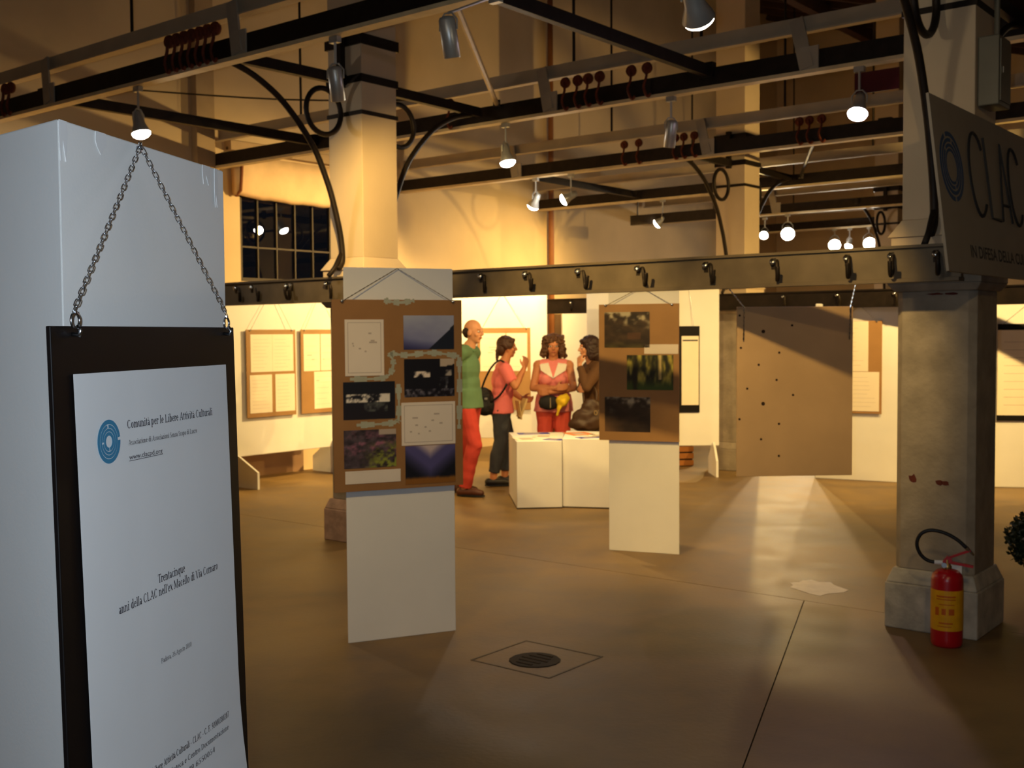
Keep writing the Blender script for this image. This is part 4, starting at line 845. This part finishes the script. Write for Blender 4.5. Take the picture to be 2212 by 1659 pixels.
def hand(mb, wrist, fwd, palm, curl=.5, scale=1.0, side=1, thumb_in=.6):
    """palm normal 'palm', fingers along 'fwd', thumb to 'side' of the cross direction; every finger bends at its knuckles towards the palm"""
    f = Vector(fwd).normalized(); p = Vector(palm); p = (p - f * p.dot(f)).normalized(); x = f.cross(p) * side; s = scale; w = Vector(wrist)
    k0 = w + f * .02 * s; k1 = w + f * .085 * s
    for t in (-.028, -.009, .009, .028): mb.cap(k0 + x * t * .75 * s, .0125 * s, k1 + x * t * s, .0115 * s, 8)
    for i, (t, L) in enumerate(((.030, .068), (.010, .078), (-.010, .072), (-.029, .055))):
        base = k1 + x * t * s; d = f.copy(); pt = base; r = .0088 * s
        for j, fr in enumerate((.45, .32, .23)):
            ang = curl * (.75 + .35 * j); d = (d * math.cos(ang) + p * math.sin(ang)).normalized() if j >= 0 else d; q = pt + d * L * fr * s; mb.cap(pt, r, q, r * .92, 8); pt = q; r *= .93
    b = w + f * .028 * s + x * .026 * s; d = (f * .62 + x * .72 + p * .25 * thumb_in).normalized(); q = b + d * .038 * s; mb.cap(b, .0125 * s, q, .0105 * s, 8); d2 = (f * .9 + x * .2 + p * .45 * thumb_in).normalized(); mb.cap(q, .0105 * s, q + d2 * .030 * s, .0085 * s, 8)
def head_prims(mb, c, yaw, pitch=0.0, s=1.0, female=False):
    R = Matrix.Rotation(yaw, 3, 'Z') @ Matrix.Rotation(pitch, 3, 'X'); H = lambda x, y, z: c + R @ (V3(x, y, z) * s)
    mb.ell(H(0, -.012, .03), (.074 * s, .093 * s, .092 * s), R=R); mb.ell(H(0, .012, -.032), (.058 * s, .070 * s, .078 * s), R=R)
    mb.ell(H(0, .045, -.085), (.027 * s, .026 * s, .022 * s), R=R)                                                           # chin
    mb.cap(H(0, .083, .018), .009 * s, H(0, .101, -.022), .0125 * s, 8); mb.cap(H(-.011, .088, -.026), .008 * s, H(.011, .088, -.026), .008 * s, 8)   # nose
    mb.cap(H(-.036, .074, .030), .011 * s, H(.036, .074, .030), .011 * s, 8)                                               # brow
    for sx in (-1, 1):
        mb.ell(H(sx * .042, .052, -.022), (.020 * s, .020 * s, .022 * s), R=R); mb.ell(H(sx * .074, -.008, -.008), (.009 * s, .020 * s, .032 * s), R=R)   # cheek, ear
    mb.cap(H(-.016, .078, -.055), .0075 * s, H(.016, .078, -.055), .0075 * s, 8)
    return H, R
def face_parts(H, R, s, body):
    for sx in (-1, 1):
        ew = part('eye', MB().ell(H(sx * .031, .0735, .006), (.014 * s, .010 * s, .008 * s), 10, 6, R), EYEW, body, world=False, smooth=True); part('iris', MB().ell(H(sx * .031, .0815, .006), (.0065 * s, .004 * s, .0065 * s), 8, 6, R), EYED, ew, world=False, smooth=True)
    part('lips', MB().cap(H(-.019, .0805, -.055), .0055 * s, H(.019, .0805, -.055), .0055 * s, 8), LIP, body, world=False, smooth=True)
def person(label, loc, face_dir, J, head_yaw=0.0, head_pitch=0.0, skin=SKIN, shirt=None, trousers=None, shoes=None, s=1.0, female=False, sleeve='short', curl=(.5, .5), hands=None, vest=False, fwide=1.0):
    rz = math.atan2(face_dir[1], face_dir[0]) - math.pi / 2
    t = thing('person', label, 'person', loc, rz, 'visitors talking behind the plinths')
    b = MB(); hipw = .085; J = {k: Vector(v) for k, v in J.items()}
    pel, ch, nk, hd = J['pelvis'], J['chest'], J['neck'], J['head']
    sh = {1: J.get('shR', nk + V3(.165, -.01, -.07)), -1: J.get('shL', nk + V3(-.165, -.01, -.07))}
    # trunk
    b.ell(pel + V3(0, 0, 0), (.155 * fwide, .105, .125)); b.ell((pel * .5 + ch * .5) + V3(0, .005, .0), (.128 * fwide, .092, .155)); b.ell(ch, (.150, .105, .165)); b.cap(sh[1], .058, sh[-1], .058); b.cap((sh[1] + sh[-1]) / 2 + V3(0, 0, .01), .07, nk, .052); b.cap(nk - V3(0, 0, .05), .052, hd - V3(0, .01, .06), .047)
    if female:
        for sx in (-1, 1): b.ell(ch + V3(sx * .066, .082, -.01), (.058, .050, .056))
    H, R = head_prims(b, hd, head_yaw, head_pitch, s * (.94 if female else 1.0), female)
    for k, nme in ((1, 'R'), (-1, 'L')):
        el, wr, hp, kn, an = J['el' + nme], J['wr' + nme], pel + V3(k * hipw, 0, -.03), J['kn' + nme], J['an' + nme]
        b.cap(sh[k], .052, (sh[k] + el) / 2, .046); b.cap((sh[k] + el) / 2, .046, el, .037); b.cap(el, .037, el * .65 + wr * .35, .039); b.cap(el * .65 + wr * .35, .039, wr, .025)
        b.cap(hp, .088, kn, .056); b.cap(kn, .056, kn * .68 + an * .32 + V3(0, -.015, 0), .056); b.cap(kn * .68 + an * .32 + V3(0, -.015, 0), .056, an, .036)
        fd = J.get('ft' + nme, V3(0, 1, 0)).normalized(); b.cap(an + V3(0, 0, -.035) - fd * .035, .036, an + V3(0, 0, -.045) + fd * .10, .033); b.cap(an + V3(0, 0, -.045) + fd * .10, .033, an + V3(0, 0, -.053) + fd * .165, .024)
        hf, hpn, hs = hands[nme] if hands else ((wr - el), V3(-k, 0, 0), k)
        hand(b, wr, hf, hpn, curl[0 if k == 1 else 1], .95 if female else 1.05, hs)
    body = blob('body', b, skin, t, .0065, 5); face_parts(H, R, s * (.94 if female else 1.0), body)
    # shirt
    if shirt:
        c = MB(); g = .014
        c.ell(pel + V3(0, 0, .03), (.160 * fwide + g, .108 + g, .115)); c.ell((pel + ch) / 2 + V3(0, .005, 0), (.135 * fwide + g, .098 + g, .16)); c.ell(ch, (.152 + g, .108 + g, .168)); kk = .70 if sleeve == 'none' else 1.0; mid = (sh[1] + sh[-1]) / 2; c.cap(mid + (sh[1] - mid) * kk, .060 + g * .6, mid + (sh[-1] - mid) * kk, .060 + g * .6); c.cap((sh[1] + sh[-1]) / 2, .075, nk - V3(0, 0, .015), .058)
        c.frustum(pel, [(.176 * fwide * math.cos(x) + g * math.cos(x), .126 * math.sin(x) + g * math.sin(x), 0) for x in [2 * math.pi * k / 20 for k in range(20)]], -.06, [((.15 * fwide + g) * math.cos(x), (.105 + g) * math.sin(x), 0) for x in [2 * math.pi * k / 20 for k in range(20)]], .12)
        if female:
            for sx in (-1, 1): c.ell(ch + V3(sx * .066, .084, -.01), (.060 + g * .6, .052 + g * .6, .06))
        for k, nme in ((1, 'R'), (-1, 'L')):
            el, wr = J['el' + nme], J['wr' + nme]
            if sleeve == 'short':
                e = sh[k] * .25 + el * .75; c.tube([sh[k], (sh[k] + e) / 2, e], .06, 14, radii=[.066, .066, .064])
            elif sleeve == 'long':
                c.tube([sh[k], (sh[k] + el) / 2, el], .06, 14, radii=[.064, .060, .050]); c.ell(el, (.050, .050, .050)); c.tube([el, wr * .92 + el * .08], .05, 14, radii=[.050, .036])
        shirt_o = blob('shirt', c, shirt, t, .009, 4, disp=.006, dscale=.09)
    if trousers:
        c = MB(); c.ell(pel + V3(0, -.005, -.01), (.160 * fwide + .006, .112, .125))
        for k, nme in ((1, 'R'), (-1, 'L')):
            hp, kn, an = pel + V3(k * hipw, 0, -.03), J['kn' + nme], J['an' + nme]; low = an + V3(0, 0, .0) if trousers[1] == 'full' else an * .85 + kn * .15
            c.cap(hp, .100, kn, .072); c.tube([kn + V3(0, 0, .02), kn * .55 + low * .45 + V3(0, -.012, 0), low], .06, 16, radii=[.072, .071, trousers[2]])
        blob('trousers', c, trousers[0], t, .009, 4, disp=.007, dscale=.07)
    if shoes:
        for k, nme in ((1, 'R'), (-1, 'L')):
            an = J['an' + nme]; fd = J.get('ft' + nme, V3(0, 1, 0)).normalized(); c = MB(); lo = an.z - .078
            base = V3(an.x, an.y, lo + .038); c.cap(base - fd * .045, .043, base + fd * .10, .042); c.cap(base + fd * .10, .042, base + fd * .165 - V3(0, 0, .008), .032)
            so = blob('shoe', c, shoes, t, .008, 3); sm = MB(); sd = fd.cross(V3(0, 0, 1)); q = V3(an.x, an.y, lo)
            pts = [q + fd * (.06 + .145 * math.cos(x)) + sd * .046 * math.sin(x) for x in [2 * math.pi * i / 18 for i in range(18)]]; sm.prism([v[:2] for v in pts], max(lo, 0.0), max(lo, 0.0) + .014); part('sole', sm, RUBBER, so, world=False)
    return t, body, H, R, J, sh
def strand_cap(mb, H, s, r): mb.ell(H(0, -.02, .04), r)

# --- the man in the green polo
GREENP = mat('green_polo', (92, 124, 92), .85, var=.08, scale=10); REDT = mat('red_trousers', (184, 60, 50), .85, var=.08, scale=9); BRSHOE = mat('brown_leather', (74, 36, 22), .5, var=.15)
man = person('balding man in green polo shirt and red trousers behind the photo board', (-.40, 10.72, 0), (.94, -.34),
    dict(pelvis=(0, -.02, .90), chest=(0, -.03, 1.22), neck=(0, -.01, 1.44), head=(0, .04, 1.565), elR=(.25, -.22, 1.15), wrR=(.13, -.24, .94), elL=(-.25, -.20, 1.15), wrL=(-.12, -.24, .96), knR=(.11, .085, .49), anR=(.11, -.02, .085), knL=(-.09, -.06, .49), anL=(-.11, -.17, .085)),
    head_yaw=-.15, shirt=GREENP, trousers=(REDT, 'full', .062), shoes=BRSHOE, hands={'R': (V3(-.35, -.15, -1), V3(0, 1, .1), -1), 'L': (V3(.35, -.15, -1), V3(0, 1, .1), 1)})
t, body, H, R, J, sh = man; hb = MB(); DKHAIR = mat('dark_brown_hair', (40, 24, 16), .6, var=.25, scale=40)
for sx in (-1, 1): hb.ell(H(sx * .064, -.045, .005), (.017, .05, .042), R=R)
hb.ell(H(0, -.072, -.008), (.056, .036, .05), R=R); blob('hair', hb, DKHAIR, t, .006, 3, disp=.004, dscale=.012)
cl = MB(); nk = J['neck']
for sx in (-1, 1): cl.tube(smoothpath([nk + V3(0, -.068, .0), nk + V3(sx * .055, -.045, .0), nk + V3(sx * .06, .01, -.02), nk + V3(sx * .02, .065, -.055)], 4), .014, 8)
blob('collar', cl, GREENP, t, .006, 2)

# --- woman with pink top and black shoulder bag
PINK = mat('pink_top', (228, 118, 118), .85, var=.08, scale=10); JEANS = mat('dark_jeans', (52, 54, 62), .9, var=.15, scale=14); HAIRB = mat('brown_hair', (66, 38, 22), .55, var=.3, scale=40); BLACKSH = mat('black_shoe', (24, 18, 16), .5)
w2 = person('woman in pink top and dark jeans raising her hand to talk', (-.10, 11.42, 0), (.93, .12),
    dict(pelvis=(0, -.02, .80), chest=(0, .01, 1.07), neck=(0, .02, 1.265), head=(0, .06, 1.405), elR=(.24, .10, 1.02), wrR=(.16, .205, 1.20), elL=(-.20, .06, 1.0), wrL=(-.10, .21, .88), knR=(.09, -.03, .44), anR=(.085, -.11, .085), knL=(-.09, .07, .44), anL=(-.09, .03, .085)),
    head_yaw=.05, shirt=PINK, trousers=(JEANS, 'crop', .058), shoes=BLACKSH, s=.98, female=True, fwide=1.02, curl=(.75, .65), hands={'R': (V3(-.1, .25, 1), V3(-.9, -.3, .2), 1), 'L': (V3(.25, 1, -.15), V3(.8, 0, .3), -1)}, skin=SKINT)
t, body, H, R, J, sh = w2; hb = MB()
hb.ell(H(0, -.026, .048), (.086, .096, .086), R=R); hb.ell(H(0, -.075, -.01), (.070, .050, .075), R=R); hb.cap(H(0, -.11, -.03), .026, H(.01, -.125, -.13), .014)
for sx in (-1, 1): hb.ell(H(sx * .075, -.01, .03), (.020, .055, .045), R=R)
hb.cap(H(-.045, .055, .085), .022, H(.045, .055, .085), .022); blob('hair', hb, HAIRB, t, .006, 3, disp=.004, dscale=.012)
bg = thing('shoulder_bag', 'black soft bag hanging from the shoulder of the woman in pink', 'bag', (-.30, 11.30, .86), .2); mb = MB(); mb.ell((0, 0, .02), (.13, .075, .13)); mb.ell((.03, -.01, -.05), (.12, .08, .09)); mb.ell((-.07, 0, .06), (.06, .06, .09)); blob('pouch', mb, mat('black_fabric_bag', (20, 17, 18), .7, var=.15), bg, .009, 4, disp=.012, dscale=.05)
part('strap', MB().tube(smoothpath([(-.02, .0, .10), (.03, -.02, .24), (.09, -.06, .36), (.17, -.07, .42), (.235, -.10, .36), (.235, -.15, .22), (.16, -.13, .08), (.07, -.06, .0)], 5), .011, 6), BLACK, bg, world=False, smooth=True); part('buckle', MB().box((.02, -.085, .04), (.03, .008, .02)), STEEL, bg, world=False)
bk = thing('folded_booklet', 'folded beige booklet held low by the woman in pink', 'booklet', (.10, 11.31, .83), .3); cv = MB(); cv.box((0, 0, -.03), (.02, .13, .20), Matrix.Rotation(.35, 3, 'Y')); part('cover', cv, mat('beige_paper', (206, 178, 122), .7), bk, world=False)
part('flap', MB().box((-.04, -.01, -.05), (.008, .13, .19), Matrix.Rotation(-.15, 3, 'Y')), mat('beige_paper', (206, 178, 122)), bk, world=False)

# --- woman with curly hair, arms crossed
CORAL = mat('rose_vest', (230, 134, 130), .85, var=.07, scale=10); REDT2 = mat('coral_trousers', (202, 76, 60), .85, var=.08, scale=9)
w3 = person('curly-haired woman in rose vest with arms crossed, facing the camera', (.42, 11.30, 0), (-.06, -1),
    dict(pelvis=(0, -.01, .82), chest=(0, 0, 1.09), neck=(0, .005, 1.285), head=(0, .03, 1.415), shR=(.150, -.005, 1.225), shL=(-.150, -.005, 1.225), elR=(.205, .06, 1.00), wrR=(-.02, .185, 1.005), elL=(-.205, .06, 1.00), wrL=(.03, .165, .965), knR=(.09, .01, .45), anR=(.10, -.01, .085), knL=(-.09, .01, .45), anL=(-.10, -.01, .085)),
    head_yaw=.04, head_pitch=-.03, shirt=CORAL, sleeve='none', trousers=(REDT2, 'full', .065), shoes=BRSHOE, s=.98, female=True, fwide=1.08, curl=(.35, .5), hands={'R': (V3(-1, -.12, .12), V3(0, -1, 0), 1), 'L': (V3(1, -.1, -.05), V3(0, -1, 0), -1)}, skin=SKINT)
t, body, H, R, J, sh = w3; hb = MB(); rr = random.Random(5)
hb.ell(H(0, -.03, .045), (.098, .10, .09), R=R)
for sx in (-1, 1): hb.ell(H(sx * .094, -.015, -.03), (.038, .06, .075), R=R); hb.ell(H(sx * .104, -.01, -.07), (.036, .05, .045), R=R)
hb.ell(H(0, -.085, -.06), (.09, .05, .10), R=R)
for k in range(90):
    a = rr.uniform(-2.5, 2.5); z = rr.uniform(-.11, .10); rad = .098 + .030 * max(0, (.05 - z) * 6); p = H(math.sin(a) * rad * .98, -.02 - math.cos(a) * rad * .85, z)
    if z < .045 and abs(a) > 1.95: continue
    hb.ell(p, (.028, .028, .030), 8, 6)
for k in range(9): hb.ell(H(-.07 + .0175 * k, .062 - abs(k - 4) * .007, .075 - abs(k - 4) * .006), (.022, .020, .020), 8, 6)
blob('hair', hb, mat('curly_brown_hair', (88, 56, 32), .6, var=.45, scale=60), t, .006, 1, disp=.020, dscale=.022)
wc = MB(); nk = J['neck']
for sx in (-1, 1):
    P = [nk + V3(sx * .055, -.02, .012), nk + V3(sx * .135, .065, -.05), nk + V3(sx * .125, .098, -.105), nk + V3(0.0, .140, -.185), nk + V3(sx * .045, .075, -.045)]
    Q = [p + V3(0, -.012, 0) for p in P]; wc.add(P + Q, [(0, 1, 2, 3, 4), (9, 8, 7, 6, 5)] + [(i, (i + 1) % 5, 5 + (i + 1) % 5, 5 + i) for i in range(5)])
part('collar', wc, mat('white_cotton', (236, 228, 212), .8, var=.03), t, world=False)
wb = thing('belt_bag', 'black waist bag worn by the curly-haired woman', 'bag', (.37, 11.14, .86)); mb = MB(); mb.ell((0, 0, 0), (.11, .045, .075)); mb.box((0, .01, 0), (.19, .05, .11)); blob('pouch', mb, mat('black_fabric_bag', (20, 17, 18)), wb, .008, 3); part('zip', MB().box((.01, -.047, 0), (.008, .006, .10)), BRASS, wb, world=False)
yl = thing('yellow_bundle', 'yellow rolled cloth held under the crossed arms', 'cloth', (.50, 11.10, .88)); mb = MB(); mb.ell((0, 0, 0), (.065, .05, .06)); mb.ell((.03, 0, .02), (.045, .045, .05)); mb.cap((-.02, 0, -.03), .03, (-.055, -.01, -.14), .012); blob('cloth', mb, mat('yellow_cloth', (224, 186, 34), .8, var=.12, scale=20), yl, .007, 3, disp=.008, dscale=.04)

# --- woman in brown, hand at her mouth
BROWN = mat('brown_top', (88, 58, 32), .85, var=.1, scale=10); BROWNT = mat('brown_skirt', (70, 46, 28), .85, var=.1)
w4 = person('woman in brown top with hand at her mouth, half hidden by the forest photos', (.80, 11.05, 0), (-.93, -.20),
    dict(pelvis=(0, -.03, .82), chest=(0, -.01, 1.09), neck=(0, .005, 1.275), head=(0, .05, 1.40), elL=(-.23, .13, 1.03), wrL=(-.10, .165, 1.235), elR=(.21, .05, 1.0), wrR=(-.08, .16, 1.0), knR=(.09, .02, .45), anR=(.09, -.01, .085), knL=(-.09, .0, .45), anL=(-.09, -.05, .085)),
    head_yaw=-.05, shirt=BROWN, sleeve='long', trousers=(BROWNT, 'full', .07), shoes=BRSHOE, s=.98, female=True, curl=(.5, .8), hands={'L': (V3(.35, -.15, 1), V3(.5, -.8, .1), -1), 'R': (V3(-1, .2, .05), V3(0, -1, 0), 1)})
t, body, H, R, J, sh = w4; hb = MB()
hb.ell(H(0, -.028, .045), (.090, .102, .092), R=R); hb.ell(H(0, -.075, -.06), (.082, .058, .11), R=R)
for sx in (-1, 1): hb.ell(H(sx * .076, -.02, -.03), (.024, .055, .09), R=R)
hb.cap(H(-.05, .06, .075), .022, H(.05, .06, .075), .022); blob('hair', hb, mat('dark_chestnut_hair', (44, 22, 16), .55, var=.3, scale=40), t, .006, 3, disp=.007, dscale=.016)
hg = thing('handbag', 'large soft brown handbag on the arm of the woman in brown', 'bag', (.745, 10.84, .62)); mb = MB(); mb.ell((0, 0, .10), (.17, .07, .12)); mb.ell((-.02, 0, .05), (.19, .075, .08)); mb.ell((.02, 0, .20), (.10, .055, .10)); blob('pouch', mb, mat('brown_bag_leather', (62, 40, 22), .5, var=.15), hg, .01, 4, disp=.012, dscale=.06)
part('handle', MB().tube(smoothpath([(-.05, -.01, .27), (-.05, .02, .38), (.02, .06, .43), (.07, .02, .37), (.07, -.01, .27)], 5), .010, 6), mat('brown_bag_leather', (62, 40, 22)), hg, world=False, smooth=True); part('clasp', MB().tube([(.06 + .014 * math.cos(x), -.075, .16 + .02 * math.sin(x)) for x in [2 * math.pi * k / 12 for k in range(12)]], .005, 6, closed=True), BRASS, hg, world=False)

for o in COL.todo: scene.collection.objects.link(o)
